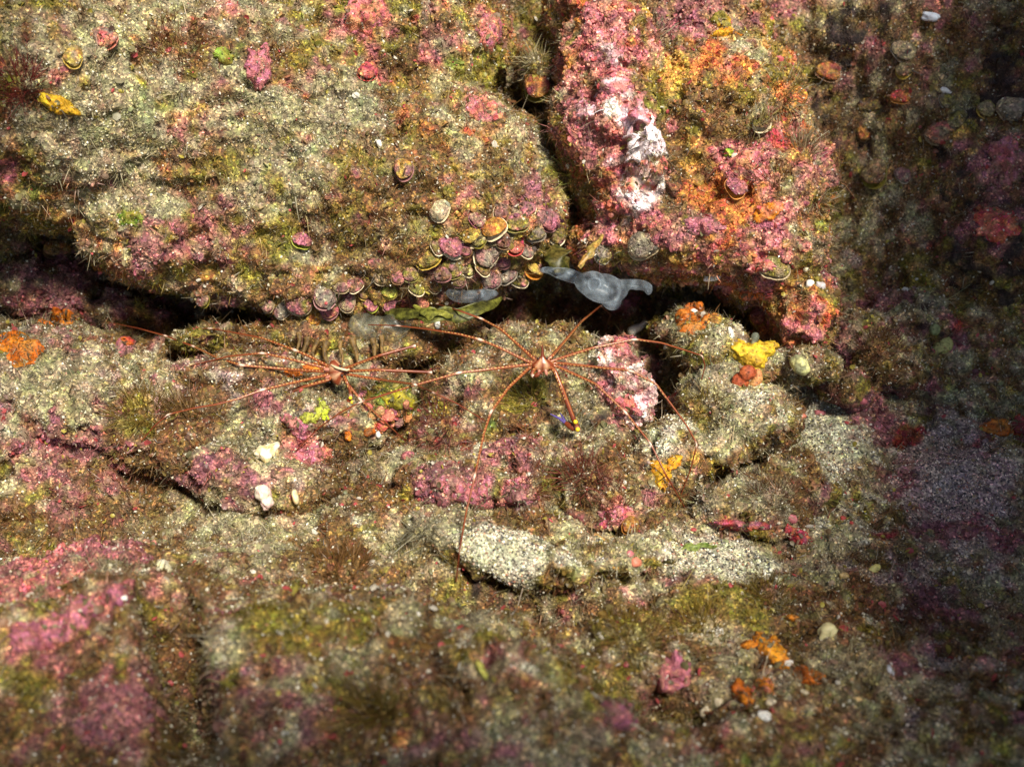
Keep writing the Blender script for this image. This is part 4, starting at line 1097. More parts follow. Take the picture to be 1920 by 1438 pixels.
lumpy('sea_squirt', M_SQUIRT, [blob(890, 555, 0.030, 46, 12, .007, 6), blob(855, 550, .03, 20, 12, .006, 0)], np.array((.4, .4, .4)), 'blue grey strip of sea squirt above the olive leaf', 'sea squirt', amp=0.0004, nsc=.01, voxel=0.001)

# ---- flat leaves
M_LEAF = blade_material('olive_leaf', True)
def leaf(pts, widths, d_list, col, col2, label, name='leafy_alga', cat='leafy alga'):
    """a strap with a midrib, rippled edges and its own thickness"""
    P3 = np.array([P(x, y, d) for (x, y), d in zip(pts, d_list)])
    t = np.linspace(0, 1, len(P3)); ts = np.linspace(0, 1, 26)
    C3 = np.stack([np.interp(ts, t, P3[:, k]) for k in range(3)], 1)
    C3 = smooth_curve(C3)
    wv = np.interp(ts, np.linspace(0, 1, len(widths)), widths) * PXM
    rw = [1 + 0.45 * vnoise(np.stack([ts * 9 + pts[0][0], np.full(26, q), ts * 0], 1), 1.0, 77) for q in (0.0, 5.5)]
    tan = np.gradient(C3, axis=0); tan /= np.linalg.norm(tan, axis=1, keepdims=True)
    nrm = np.tile(-FWD * 0.8 + UPV * 0.5, (len(ts), 1))
    side = np.cross(nrm, tan); side /= np.linalg.norm(side, axis=1, keepdims=True)
    nrm = np.cross(tan, side)
    V = []
    for i in range(len(ts)):
        for lay in (1, -1):
            for k in range(7):
                f = -1 + 2 * k / 6
                rip = 0.0011 * f * f * math.sin(ts[i] * 17 + (1 if f > 0 else 2.2)) - 0.0012 * abs(f)
                V.append(C3[i] + side[i] * f * wv[i] * rw[0 if f < 0 else 1][i] + nrm[i] * (rip + lay * 0.00025 * (1 - 0.7 * abs(f))))
    V = np.array(V); F = []
    for i in range(len(ts) - 1):
        for lay in range(2):
            for k in range(6):
                a = i * 14 + lay * 7 + k; b_ = a + 14
                F.append((a, a + 1, b_ + 1, b_) if lay == 0 else (a, b_, b_ + 1, a + 1))
        for k in (0, 6):
            a = i * 14 + k; F.append((a, a + 14, a + 21, a + 7))
    m = np.clip(.5 + 2.2 * fbm(V, .005, 3, 700), 0, 1)[:, None]
    o = link(name, np_mesh(name, V, np.array(F), np.array(col) * (1 - m) + np.array(col2) * m), M_LEAF)
    return tag(o, label, cat)
def smooth_curve(C):
    for _ in range(6):
        C[1:-1] = 0.5 * C[1:-1] + 0.25 * (C[:-2] + C[2:])
    return C
OL1, OL2 = (0.17, 0.19, 0.025), (0.06, 0.065, 0.01)
leaf([(722, 585), (775, 582), (825, 592), (870, 584), (910, 570), (940, 556)], [6, 17, 16, 17, 14, 5], [.03, .018, .012, .012, .018, .035], OL1, OL2, 'long olive green leaf lying along the boulder lip above the big crab')
leaf([(775, 572), (805, 584), (850, 590)], [3, 13, 3], [.02, .012, .008], (0.34, 0.36, 0.05), OL1, 'short yellow green leaf overlapping the long olive leaf')
leaf([(1030, 462), (1052, 484), (1068, 505)], [16, 32, 12], [.045, .035, .04], (.13, .11, .02), OL2, 'dark olive leaf at the bottom of the crack')
leaf([(1130, 440), (1108, 468), (1084, 500)], [4, 9, 4], [.02, .008, .006], (.42, .34, .07), (.5, .3, .06), 'narrow yellowish strap hanging below the pink column')
leaf([(1255, 1035), (1300, 1022), (1345, 1022)], [3, 7, 3], [-.052, -.056, -.052], (.16, .28, .03), (.3, .4, .08), 'green blade lying on the pale sand at lower right')

# ---- hanging polyps behind the smaller crab
pc = bpy.data.objects.new('polyp_colony', None); COL.objects.link(pc); pc.location = P(630, 645, .03)
tag(pc, 'ochre colony of finger polyps hanging behind the smaller crab', 'polyps')
bpy.context.view_layer.update()
def tube(pts, rads, na=8, closed=True):
    pts = np.array(pts, float); n = len(pts)
    tan = np.gradient(pts, axis=0); tan /= np.linalg.norm(tan, axis=1, keepdims=True) + 1e-12
    ref = -FWD
    V = []
    for i in range(n):
        s = np.cross(tan[i], ref); s /= np.linalg.norm(s) + 1e-12
        u = np.cross(s, tan[i])                     # faces the viewer's side
        for j in range(na):
            a = 2 * math.pi * j / na
            V.append(pts[i] + (u * math.cos(a) + s * math.sin(a)) * rads[i])
    F = [(i * na + j, i * na + (j + 1) % na, (i + 1) * na + (j + 1) % na, (i + 1) * na + j) for i in range(n - 1) for j in range(na)]
    return np.array(V), np.array(F)
for k, (x, y, ln, wd_) in enumerate([(560, 634, 34, .8), (574, 644, 26, 1.1), (592, 648, 30, .8), (612, 650, 44, 1), (641, 650, 38, .7), (663, 646, 34, 1.1), (699, 646, 30, 1), (713, 640, 36, .8)]):
    dmin = min(deep(x, y), deep(x, y + ln)) - .0035
    lean = rnd.uniform(-14, 14); wav = rnd.uniform(1, 4)
    pts = [P(x + lean * f * f + wav * math.sin(5 * f + k), y - 10 + (ln + 10) * f, dmin - .004 * f) for f in np.linspace(0, 1, 9)]
    rr = [PXM * v * wd_ for v in (7.5, 6.5, 5.4, 4.6, 4.2, 3.8, 3.4, 2.6, .6)]
    V, F = tube(pts, rr, 10)
    C = np.tile((0.17, 0.10, 0.03), (len(V), 1)) * (0.6 + 0.6 * rnd.random()) * (1 + 0.4 * vnoise(V, 0.003, 3))[:, None]
    link('polyp', np_mesh('polyp', V - np.array(pc.location), F, C), M_SPONGE, pc)

# ---- tufts of algae, each one plant
def tuft(px, py, rad, n, length, col, col2, label, width=0.0005, spread=1.3, cat='algae tuft', up=0.35, group=None, segs=4, sway=.5):
    p, nrm = cast(px, py); s = pxscale(p)
    B = frame(nrm)
    dg = bpy.context.evaluated_depsgraph_get()
    pts = []; nn = []
    g = nrm * 0.6 - FWD * 0.4 + UPV * up; g /= np.linalg.norm(g)
    for _ in range(n):
        r = rad * s * math.sqrt(trng.random()) ; a = trng.random() * 6.283
        q = p + B[:, 0] * r * math.cos(a) + B[:, 1] * r * math.sin(a)
        ok, loc, no, i_, ob, mx = scene.ray_cast(dg, Vector(q + nrm * .008), Vector(-nrm), distance=.02)
        pts.append(np.array(loc) if ok else q)
        out = (B[:, 0] * math.cos(a) + B[:, 1] * math.sin(a)) * (r / (rad * s)) * spread * 0.6
        v = g + out; nn.append(v / np.linalg.norm(v))
    pts = np.array(pts); nn = np.array(nn)
    m = trng.random((n, 1))
    C = (np.array(col) * (1 - m) + np.array(col2) * m) * (0.7 + 0.6 * trng.random((n, 1)))
    V, F, CC = blades(pts, nn, length * (0.5 + 0.7 * trng.random(n)), width * (0.6 + 0.8 * trng.random(n)), C, 0.5, segs, sway, 0.35, trng)
    o = link('algae_tuft', np_mesh('algae_tuft', V, F, CC), M_BLADE)
    return tag(o, label, cat, group)
def blades(p, n, length, width, col, lean, segs=2, sway=0.5, tipw=0.25, rg=None):
    """thin bent ribbons growing from points"""
    rg = rg or rng
    m = len(p)
    t = rg.normal(size=(m, 3)); t -= (t * n).sum(1, keepdims=True) * n; t /= np.linalg.norm(t, axis=1, keepdims=True)
    g = n + t * (lean * rg.random(m))[:, None]
    g /= np.linalg.norm(g, axis=1, keepdims=True)
    t2 = rg.normal(size=(m, 3)); side = np.cross(g, t2); side /= np.linalg.norm(side, axis=1, keepdims=True) + 1e-9
    bend = np.cross(side, g) * (sway * rg.normal(size=m))[:, None]
    V = np.zeros((m, (segs + 1) * 2, 3))
    for s in range(segs + 1):
        f = s / segs
        c = p + (g * f + bend * f * f) * length[:, None] - n * 0.0004
        wv = side * (width * (1 - (1 - tipw) * f))[:, None] * 0.5
        V[:, 2 * s] = c - wv; V[:, 2 * s + 1] = c + wv
    F0 = np.array([(2 * s, 2 * s + 1, 2 * s + 3, 2 * s + 2) for s in range(segs)])
    F = (F0[None] + (np.arange(m) * (segs + 1) * 2)[:, None, None]).reshape(-1, 4)
    C = np.repeat(col, (segs + 1) * 2, 0)
    return V.reshape(-1, 3), F, C
TR, TB, TO, TP = (0.18, 0.045, 0.03), (0.16, 0.085, 0.025), (0.22, 0.17, 0.025), (0.36, 0.32, 0.2)
for a in [
 (1090, 895, 40, 260, .011, TR, (0.25, .08, .05), 'dark red tuft of fine branches above the amber standing shell'),
 (1150, 925, 36, 150, .008, TR, TB, 'reddish brown tuft right of the dark red one at lower centre'),
 (1000, 900, 40, 150, .007, TB, TR, 'brown tuft left of the dark red one at lower centre'),
 (992, 745, 34, 220, .009, TO, (0.28, .24, .03), 'olive tuft right under the body of the big crab'),
 (265, 770, 50, 260, .012, TB, TO, 'brown bushy tuft on the left below the leg tip of the smaller crab'),
 (345, 765, 40, 200, .010, (0.12, .07, .025), TB, 'darker brown tuft right of the bushy one on the left'),
 (820, 800, 46, 240, .008, TR, (.2, .06, .05), 'wine red tuft between the crabs'),
 (712, 1335, 22, 160, .022, TB, TO, 'tall brown plume standing in the blurred foreground'),
 (1440, 1115, 40, 200, .010, TO, TB, 'olive tuft on the sand at the start of the shade'),
 (1190, 1190, 60, 300, .010, TO, TB, 'broad olive brown tuft on the right of the foreground'),
 (1310, 1165, 44, 220, .009, TO, (.26, .16, .03), 'golden brown tuft left of the white lone pebble'),
 (640, 1050, 50, 260, .009, TB, (.2, .1, .03), 'soft brown tuft in the left middle of the foreground'),
 (800, 1010, 40, 200, .010, (.22, .22, .16), TP, 'pale grey green wispy tuft left of the white sand'),
 (1470, 180, 36, 170, .011, TP, TO, 'pale hairy tuft on the shaded edge of the right boulder'),
 (1420, 225, 30, 130, .008, TO, TP, 'olive hairy tuft around the cream-lipped brown shell'),
 (1512, 268, 26, 150, .011, TB, TP, 'brown brush tuft sticking into the shade from the right boulder'),
 (1450, 335, 34, 150, .008, (.2, .08, .03), TB, 'rusty tuft below the knobbly pink crust'),
 (1240, 70, 34, 120, .012, TP, (.2, .2, .12), 'pale wispy tuft in the gap between the column and the orange flank'),
 (1070, 315, 32, 160, .008, TO, (.2, .22, .05), 'green brown tuft at the right end of the huge boulder beside the crack'),
 (1000, 110, 26, 140, .009, TP, TO, 'pale fuzzy tuft above the dark red shell in the crack'),
 (330, 85, 50, 220, .010, (.2, .07, .03), TB, 'rust brown tuft near the top left'),
 (20, 155, 40, 260, .012, (.16, .02, .02), TR, 'crimson bush at the left edge near the top'),
 (1325, 770, 40, 180, .008, TB, TO, 'brown tuft on the ledge right of the round pale stone'),
 (1450, 930, 50, 220, .008, TB, (.2, .1, .05), 'brown tuft covering the top of the small rock at lower right'),
 (1650, 640, 40, 150, .008, (.12, .04, .03), TB, 'dark tuft on the shaded ledge'),
 (860, 640, 40, 140, .007, TB, TO, 'brown fuzz below the olive leaf left of the big crab rock'),
 (1540, 380, 20, 110, .008, TP, TB, 'thin pale fringe halfway down the shaded edge of the right boulder'),
 (1540, 470, 20, 110, .007, TP, TB, 'thin pale fringe low on the shaded edge of the right boulder'),
 (1080, 790, 30, 140, .007, (.3, .3, .24), TP, 'pale grey tuft near the claw of the big crab'),
 (1145, 600, 26, 120, .007, (.2, .08, .05), TB, 'reddish fuzz behind the raised leg of the big crab'),
]:
    tuft(*a)

# ---- the two arrow crabs
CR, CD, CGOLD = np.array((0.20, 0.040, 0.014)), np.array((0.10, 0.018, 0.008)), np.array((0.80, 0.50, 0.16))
def leg_mesh(pts, r0, r1, knees=(), tip_pale=True, dots=1.0):
    """one tapered leg; a beaded gold line runs along it"""
    pts = np.array(pts, float)
    L = np.concatenate([[0], np.cumsum(np.linalg.norm(np.diff(pts, axis=0), axis=1))])
    n = max(12, int(L[-1] / 0.0006))
    ts = np.linspace(0, L[-1], n)
    C = np.stack([np.interp(ts, L, pts[:, k]) for k in range(3)], 1)
    for _ in range(5):
        C[1:-1] = .5 * C[1:-1] + .25 * (C[:-2] + C[2:])
    f = ts / L[-1]
    r = r0 * (1 - f) + r1 * f
    r = r * (1 + 0.10 * np.sin(ts / 0.0013 * 2 * math.pi) * (f < .75))     # small bristles give the leg a beaded edge
    kn = np.zeros(n)
    for i in knees:
        kn += np.exp(-((ts - L[i]) / 0.0022) ** 2)
    r = r * (1 + 0.22 * np.clip(kn, 0, 1))
    na = 14
    V, F = tube(C, r, na)
    col = np.zeros((n, na, 3))
    bead = (np.sin(ts / 0.0021 * 2 * math.pi) > 0.35) & (f < 0.55)
    base = CR * (1 - 0.25 * f[:, None])
    for j in range(na):
        col[:, j] = base
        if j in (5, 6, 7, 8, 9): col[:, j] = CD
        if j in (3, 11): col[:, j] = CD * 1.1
    col[:, 13] = np.where(f[:, None] < 0.8, np.array((0.36, 0.12, 0.04)), base)
    col[:, 1] = np.where(bead[:, None], CGOLD, col[:, 1])
    k = np.clip(kn, 0, 1)[:, None] ** 2
    for j in (13, 0, 1, 2): col[:, j] = col[:, j] * (1 - k) + np.array((0.80, 0.58, 0.45)) * k
    return V, F, col.reshape(-1, 3)

def crab(name, label, body, bscale, rost, legs, claws, ridge, facing, lift):
    """body and legs are one continuous mesh; eyes and pincers are its parts"""
    parts = []
    c = P(*body)
    # carapace: a pear that narrows into the long pointed rostrum
    tip = P(*rost)
    ax = tip - c; Lr = np.linalg.norm(ax); ax /= Lr
    sd = np.cross(ax, -FWD); sd /= np.linalg.norm(sd); nr = np.cross(sd, ax)
    prof = [(-1.25, .05), (-1.15, .42), (-.8, .78), (-.35, .98), (.1, 1.0), (.5, .82), (.85, .58), (1.15, .36), (1.5, .24), (2.0, .16), (2.6, .09), (3.2, .02)]
    R = bscale
    k = Lr / (3.2 * R)
    V = []; na = 16
    for t, r in prof:
        tt = t * R * (k if t > 0 else 1.0)
        for j in range(na):
            a = 2 * math.pi * j / na
            wob = 1 + 0.05 * math.cos(3 * a)
            V.append(c + ax * tt + (sd * math.cos(a) * wob * (1.75 - 0.75 * min(1, max(0, t / 1.2)) if t > 0 else 1.75) + nr * math.sin(a) * 0.9) * r * R)
    F = [(i * na + j, i * na + (j + 1) % na, (i + 1) * na + (j + 1) % na, (i + 1) * na + j) for i in range(len(prof) - 1) for j in range(na)]
    V = np.array(V)
    jj = np.tile(np.arange(na), len(prof))
    stripe = np.cos(6 * 2 * math.pi * jj / na) > 0.3
    tv = np.repeat([t for t, r in prof], na)
    C = np.where(stripe[:, None], np.array((0.55, 0.30, 0.16)), CR)
    C = np.where((tv > 1.0)[:, None], CR * 0.8, C)
    parts.append((V, np.array(F), C))
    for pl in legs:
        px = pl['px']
        m = len(px)
        tipd = deep(*px[-1]) - 0.0006
        if pl.get('tipd') is not None: tipd = pl['tipd']
        seg = np.concatenate([[0], np.cumsum([math.dist(px[i], px[i + 1]) for i in range(m - 1)])]); seg /= seg[-1]
        pts = []
        for i, (x, y) in enumerate(px):
            f = seg[i]
            d = (body[2] + 0.001) * (1 - f) + tipd * f - pl.get('arch', lift) * 4 * f * (1 - f) * 0.5
            gd = deep(x, y)
            d = min(d, gd - (0.0060 if i < m - 1 else 0.002))
            pts.append(P(x, y, d))
        pts = [c + (pts[0] - c) * 0.15] + pts
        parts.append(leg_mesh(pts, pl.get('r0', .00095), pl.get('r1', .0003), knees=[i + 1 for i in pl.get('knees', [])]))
    if ridge:
        V, F = tube([P(*q) for q in ridge], [.0003] + [.0007] * (len(ridge) - 2) + [.0003], 8)
        parts.append((V, F, np.tile((0.62, 0.50, 0.30), (len(V), 1))))
    for sgn in (-1, 1):                                  # mouthparts folded under the front
        a = c - ax * R * 0.7 + sd * sgn * R * 0.45 + nr * R * .6
        b = a - ax * R * 0.9 + sd * sgn * R * 0.2
        V, F = tube([a, (a + b) / 2 + nr * R * .25, b], [R * .22, R * .26, R * .06], 8)
        parts.append((V, F, np.tile((0.50, 0.20, 0.14), (len(V), 1))))
    Vs, Fs, Cs, o_ = [], [], [], 0
    for V, F, C in parts:
        Vs.append(V); Fs.append(F + o_); Cs.append(C); o_ += len(V)
    root = link(name, np_mesh(name, np.concatenate(Vs) - c, np.concatenate(Fs), np.clip(np.concatenate(Cs), 0, .9)), M_CRAB)
    root.location = c
    tag(root, label, 'crab')
    bpy.context.view_layer.update()
    for sgn in (-1, 1):
        V0, F0 = ico(2)
        W = V0 * R * 0.20 + ax * R * 0.95 * k + sd * sgn * R * 0.62 + nr * R * .25
        link('eye', np_mesh('eye', W, F0, np.tile((0.03, 0.012, 0.008), (len(W), 1))), M_CRAB, root)
    for cl in claws:
        px = cl['px']; d = cl['d']
        pts = [P(x, y, dd) for (x, y), dd in zip(px, d)]
        V, F, C = leg_mesh(pts, cl.get('r0', .0013), cl.get('r1', .0011), knees=[len(pts) - 1])
        arm = link('claw_arm', np_mesh('claw_arm', V - c, F, C), M_CRAB, root)
        h = cl['hand']
        hp = [P(x, y, dd) for x, y, dd in h]
        w = cl.get('w', 1.0)
        V, F = tube([hp[0], .7 * hp[0] + .3 * hp[1], .35 * hp[0] + .65 * hp[1], hp[1]], [.0009 * w, .0021 * w, .0021 * w, .0012 * w], 10)
        C = np.tile(CR * 0.9, (len(V), 1)); 
        hand = link('pincer', np_mesh('pincer', V - c, F, C), M_CRAB, arm)
        for q in hp[2:]:
            V, F = tube([hp[1], (hp[1] * .6 + q * .4) + UPV * .0005, q], [.0010 * w, .0008 * w, .0003 * w], 8)
            link('claw_finger', np_mesh('claw_finger', V - c, F, np.tile((0.10, 0.07, 0.24) if w > .7 else CR, (len(V), 1))), M_CRAB, arm)
        for x, y, dd in cl['spots']:
            V0, F0 = ico(2)
            W = V0 * np.array([.0013, .0013, .0013]) * w + P(x, y, dd) - c
            link('joint_spot', np_mesh('joint_spot', W, F0, np.tile((0.85, 0.58, 0.02), (len(W), 1))), M_CRAB, arm)
    return root

bd = deep(1017, 690) - 0.026
crab('arrow_crab', 'big reddish arrow crab with gold beaded legs standing before the crevice', (1017, 683, bd), .0037, (1017, 643, bd - 0.004), [
    dict(px=[(1000, 672), (940, 618), (903, 598), (862, 583), (818, 570)], knees=[2, 4]),
    dict(px=[(990, 678), (937, 652), (900, 637), (862, 627), (800, 617), (747, 611), (690, 609)], knees=[2, 5]),
    dict(px=[(988, 684), (920, 692), (860, 699), (782, 721), (676, 754), (637, 774), (598, 802), (555, 845)], knees=[2, 4], arch=.03),
    dict(px=[(992, 690), (953, 727), (920, 773), (907, 813), (890, 893), (874, 960), (862, 1030), (855, 1090)], knees=[2, 4], arch=.03),
    dict(px=[(1036, 667), (1090, 603), (1127, 573), (1145, 590), (1135, 618)], knees=[2]),
    dict(px=[(1044, 674), (1113, 652), (1190, 636), (1240, 643), (1317, 667), (1322, 687), (1315, 712)], knees=[2, 4]),
    dict(px=[(1046, 681), (1133, 690), (1183, 695), (1230, 720), (1287, 797), (1307, 833), (1295, 880), (1277, 927)], knees=[2, 5], arch=.03),
    dict(px=[(1044, 687), (1117, 720), (1173, 773), (1220, 832), (1247, 887), (1283, 950)], knees=[2, 3], arch=.03),
], [
    dict(px=[(1028, 686), (1040, 695), (1053, 727), (1073, 780), (1084, 806)], d=[bd, bd - .003, bd - .004, bd - .002, bd], r0=.0012, r1=.0014,
         hand=[(1083, 806, bd + .001), (1060, 793, bd + .004), (1032, 776, bd + .007), (1050, 774, bd + .006)], spots=[(1079, 791, bd - .0028), (1083, 805, bd - .002)]),
    dict(px=[(1008, 688), (1000, 694), (996, 703), (1002, 706)], d=[bd, bd - .004, bd - .005, bd - .006], r0=.001, r1=.001, w=.6,
         hand=[(1002, 706, bd - .006), (1012, 700, bd - .007), (1020, 696, bd - .008), (1018, 702, bd - .007)], spots=[]),
], None, None, .02)
b2 = deep(637, 697) - 0.022
crab('arrow_crab', 'smaller arrow crab at left turned sideways with a pale edged back', (632, 697, b2), .0043, (665, 690, b2 - .006), [
    dict(px=[(618, 688), (580, 668), (554, 657), (492, 634), (440, 624), (395, 616), (380, 616)], knees=[2, 5]),
    dict(px=[(614, 691), (555, 676), (492, 662), (430, 668), (357, 686)], knees=[2], r1=.0003),
    dict(px=[(612, 697), (534, 692), (453, 685), (407, 671), (364, 650), (311, 630), (261, 616), (201, 604)], knees=[2, 4, 5], arch=.03),
    dict(px=[(614, 703), (534, 721), (492, 731), (442, 749), (407, 758), (364, 765), (315, 777), (290, 798), (265, 827)], knees=[2, 6], arch=.03),
    dict(px=[(650, 690), (711, 667), (779, 648)], tipd=b2 - .004, r1=.0008, knees=[2]),
    dict(px=[(652, 696), (711, 694), (810, 698)], tipd=b2 - .004, r1=.0008, knees=[2]),
    dict(px=[(652, 702), (711, 712), (779, 721), (810, 735), (856, 756), (911, 790)], knees=[2, 3], arch=.02),
    dict(px=[(640, 706), (676, 749), (718, 788), (761, 827)], knees=[1], arch=.02),
], [
    dict(px=[(622, 706), (617, 712), (566, 726), (541, 737)], d=[b2, b2 - .003, b2 - .002, b2], r0=.0009, r1=.001, w=.8,
         hand=[(541, 737, b2), (565, 748, b2 + .003), (594, 752, b2 + .005), (590, 758, b2 + .005)], spots=[(536, 737, b2 - .002)]),
    dict(px=[(646, 706), (650, 716), (656, 730), (658, 744)], d=[b2, b2 - .003, b2 - .002, b2], r0=.0009, r1=.001, w=.8,
         hand=[(658, 746, b2), (650, 760, b2 + .003), (640, 772, b2 + .005), (648, 772, b2 + .005)], spots=[(657, 746, b2 - .002), (660, 754, b2 - .002)]),
], [(621, 684, b2 - .003), (630, 689, b2 - .005), (640, 692, b2 - .0055), (650, 694, b2 - .005), (659, 692, b2 - .004)], None, .012)
# body of the small crab: its pale edge
print('things', time.time() - T0)
# ------------------------------------------------------------------ small growth that nobody could count
rng = np.random.default_rng(7)
def sample(r, density, margin=0.12):
    """random points per square metre on what faces the photographer's side"""
    V, F = r['V'], r['F']
    a = V[F[:, 0]]; ar = np.linalg.norm(np.cross(V[F[:, 2]] - a, V[F[:, 3]] - V[F[:, 1]]), axis=1) / 2
    cen = V[F].mean(1)
    X, Y, D = to_px(cen)
    ok = (X > -1920 * margin) & (X < 1920 * (1 + margin)) & (Y > -1438 * margin) & (Y < 1438 * (1 + margin)) & (D > 0.2) & (D < 1.2)
    vd = cen - CAM
    fn = r['n'][F].mean(1)
    ok &= (fn * vd).sum(1) < 0.25 * np.linalg.norm(vd, axis=1)
    dens = density(r['W'][F].mean(1)) if callable(density) else np.full(len(F), float(density))
    lam = ar * dens * ok
    cnt = rng.poisson(lam)
    fi = np.repeat(np.arange(len(F)), cnt)
    u = rng.random(len(fi))[:, None]; v = rng.random(len(fi))[:, None]
    p = (V[F[fi, 0]] * (1 - u) + V[F[fi, 1]] * u) * (1 - v) + (V[F[fi, 3]] * (1 - u) + V[F[fi, 2]] * u) * v
    n = fn[fi]; n /= np.linalg.norm(n, axis=1, keepdims=True) + 1e-12
    return p, n, r['col'][F[fi]].mean(1), r['W'][F[fi]].mean(1)

def sample_shells(density):
    out = []
    for V, F, C in UPPER:
        r = dict(V=V, F=F, n=vnormals(V, F), W=np.tile(np.eye(len(CLS))[CI['brown']], (len(V), 1)), col=C)
        out.append(sample(r, lambda W: density(W) * 0.45))
    return out

def gather(density, skip=('shade_caster',)):
    out = [sample(r, density) for k, r in ROCKS.items() if k not in skip] + sample_shells(density)
    return [np.concatenate(z) for z in zip(*out)]

def rand_rot(n):
    q = rng.normal(size=(n, 4)); q /= np.linalg.norm(q, axis=1, keepdims=True)
    w, x, y, z = q.T
    return np.stack([np.stack([1 - 2 * (y * y + z * z), 2 * (x * y - z * w), 2 * (x * z + y * w)], 1),
                     np.stack([2 * (x * y + z * w), 1 - 2 * (x * x + z * z), 2 * (y * z - x * w)], 1),
                     np.stack([2 * (x * z - y * w), 2 * (y * z + x * w), 1 - 2 * (x * x + y * y)], 1)], 1)

def scatter_solid(name, base, p, size, col, mat, label, cat, squash=0.6):
    V0, F0 = base
    n = len(p)
    R = rand_rot(n)
    s = size[:, None] * (squash + (1 - squash) * 2 * rng.random((n, 3)))
    V = np.einsum('nij,nkj->nki', R, V0[None] * s[:, None, :]) + p[:, None]
    F = F0[None] + (np.arange(n) * len(V0))[:, None, None]
    C = np.repeat(col, len(V0), 0)
    o = link(name, np_mesh(name, V.reshape(-1, 3), F.reshape(-1, F0.shape[1]), C, smooth=False), mat)
    return tag(o, label, cat, kind='stuff')

OCT = (np.array([(1, 0, 0), (-1, 0, 0), (0, 1, 0), (0, -1, 0), (0, 0, 1), (0, 0, -1)], float),
       np.array([(0, 2, 4), (2, 1, 4), (1, 3, 4), (3, 0, 4), (2, 0, 5), (1, 2, 5), (3, 1, 5), (0, 3, 5)]))

wd = np.zeros(len(CLS)); wd[CI['sand']] = 1.0; wd[CI['greysand']] = 0.85; wd[CI['sediment']] = 0.25; wd[CI['brown']] = 0.10; wd[CI['olive']] = 0.06; wd[CI['mauve']] = 0.06
p, n, c, w = gather(lambda W: (W @ wd) * 0.80e6)
k = len(p)
pal = np.array([(0.85, 0.80, 0.66), (0.55, 0.50, 0.40), (0.30, 0.27, 0.22), (0.07, 0.065, 0.07), (0.03, 0.03, 0.035), (0.42, 0.20, 0.14), (0.95, 0.92, 0.85), (0.34, 0.30, 0.14)])
pi = rng.choice(len(pal), k, p=[0.17, 0.17, 0.18, 0.16, 0.13, 0.06, 0.06, 0.07])
gs = w[:, CI['greysand']]
gc = pal[pi] * (0.8 + 0.4 * rng.random((k, 1)))
gc = gc * (1 - 0.10 * gs[:, None]) * (1 - gs[:, None] * np.array([-0.08, 0.10, 0.10])) * np.array([1, 1, 0.92])
mixw = 0.65 + 0.35 * (w[:, CI['sand']] + gs)[:, None]
gc = gc * mixw + c * (1 - mixw)
size = 0.00030 + 0.00055 * rng.random(k) ** 2.0
scatter_solid('sand_grains', OCT, p + n * (size * 0.35)[:, None], size, gc, M_GRAIN, 'loose salt and pepper sand grains lying over the whole reef', 'sand', 0.55)
print('grains', k)

wd = np.zeros(len(CLS))
for c_, v_ in dict(olive=1.0, brown=1.0, sediment=1.0, red=0.8, green=1.0, rust=0.5, ochre=0.4, mauve=0.3, dark=0.6, pink=0.08).items(): wd[CI[c_]] = v_
p, n, c, w = gather(lambda W: (W @ wd) * 0.48e6)
k = len(p)
kp = rng.random(len(p)) < np.clip(0.55 + 1.5 * fbm(p, 0.009, 2, 210), 0.12, 1)
p, n, c, w = p[kp], n[kp], c[kp], w[kp]; k = len(p)
clump = 0.5 + 0.9 * np.clip(fbm(p, 0.012, 2, 200) + 0.35, 0, 1.2)
length = (0.0016 + 0.0050 * rng.random(k) ** 2.0) * clump
width = 0.00028 + 0.00055 * rng.random(k) ** 1.5
bc = c * (0.3 + 1.7 * rng.random((k, 1)) ** 1.5) * (1 + 0.25 * (rng.random((k, 3)) - 0.5))
pale = rng.random(k) < 0.10 + 0.30 * w[:, CI['sediment']]
bc[pale] = bc[pale] * 0.4 + np.array([0.40, 0.36, 0.24]) * (0.3 + 0.6 * rng.random((pale.sum(), 1)))
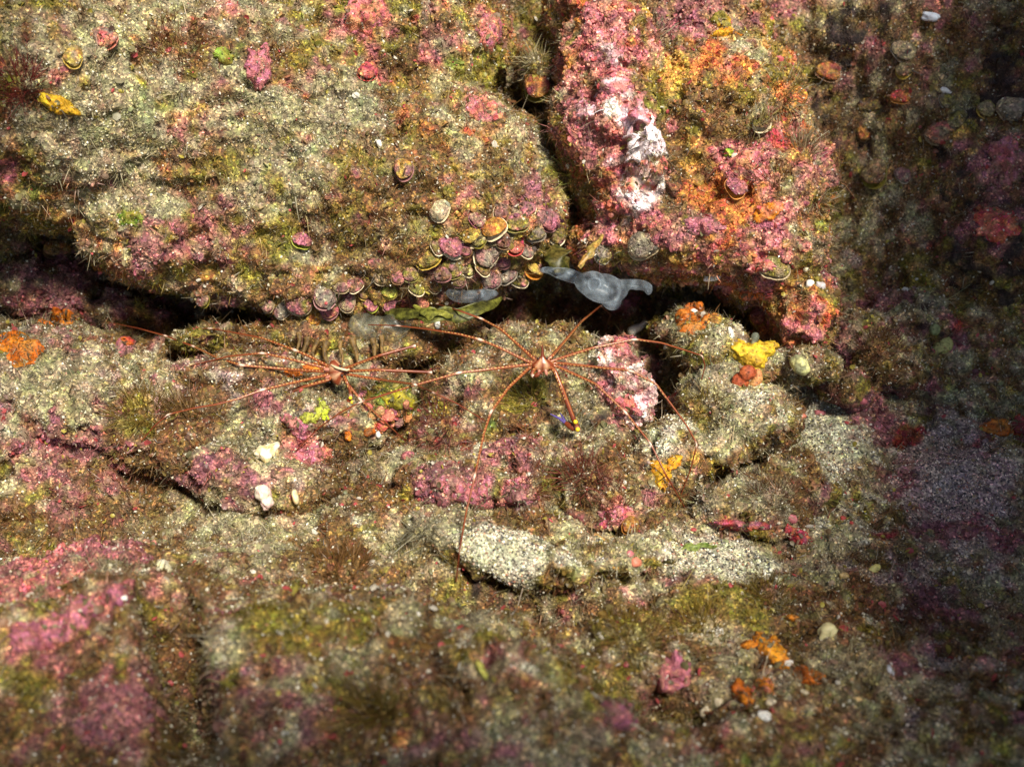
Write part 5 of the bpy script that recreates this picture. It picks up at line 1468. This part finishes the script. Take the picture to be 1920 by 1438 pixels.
V, F, C = blades(p, n, length, width, np.clip(bc, 0.01, 0.8), 1.4, 2, 0.9)
tag(link('turf_algae', np_mesh('turf_algae', V, F, C), M_BLADE), 'short fuzzy brown and olive algal turf growing all over the reef', 'algae turf', kind='stuff')
print('turf', k)

# little leafy flakes of crust and algae standing off the rock
HEXV = np.array([(math.cos(a), math.sin(a), 0.0) for a in np.arange(6) * math.pi / 3] + [(0, 0, 0.28)])
HEXF = np.array([(i, (i + 1) % 6, 6) for i in range(6)])
wd = np.zeros(len(CLS))
for c_, v_ in dict(olive=1.0, brown=0.8, sediment=0.35, red=0.8, green=1.0, rust=1.0, ochre=1.0, mauve=0.9, pink=0.7, orange=0.5, white=.4).items(): wd[CI[c_]] = v_
p, n, c, w = gather(lambda W: (W @ wd) * 0.075e6)
k = len(p)
size = 0.0005 + 0.0014 * rng.random(k) ** 2
fc = c * (0.7 + 0.8 * rng.random((k, 1))) * (1 + 0.35 * (rng.random((k, 3)) - 0.5))
acc = rng.random(k)
fc[acc < 0.05] = np.array([0.55, 0.10, 0.10]); fc[(acc > 0.05) & (acc < 0.09)] = np.array([0.5, 0.42, 0.08]); fc[(acc > 0.09) & (acc < 0.12)] = np.array([0.75, 0.70, 0.58])
scatter_solid('crust_flakes', (HEXV, HEXF), p + n * (size * 0.45)[:, None], size, np.clip(fc, 0.01, 0.85), M_BLADE, 'tiny leafy flakes of crust and algae covering the rocks', 'crust', 0.55)
print('flakes', k)

# coralline beads on the pink crusts
wd = np.zeros(len(CLS)); wd[CI['pink']] = 1; wd[CI['mauve']] = 0.8; wd[CI['white']] = 0.8; wd[CI['ochre']] = 0.7; wd[CI['rust']] = 0.5
p, n, c, w = gather(lambda W: (W @ wd) * 0.10e6)
k = len(p)
size = 0.0005 + 0.0012 * rng.random(k) ** 2.5
scatter_solid('coralline_beads', ico(1), p, size, np.clip(c * (0.75 + 0.65 * rng.random((k, 1))), 0, 0.85), M_REEF, 'knobbly beads of pink and mauve coralline crust on the rocks', 'crust', 0.75)
print('beads', k, time.time() - T0)
#@@THINGS
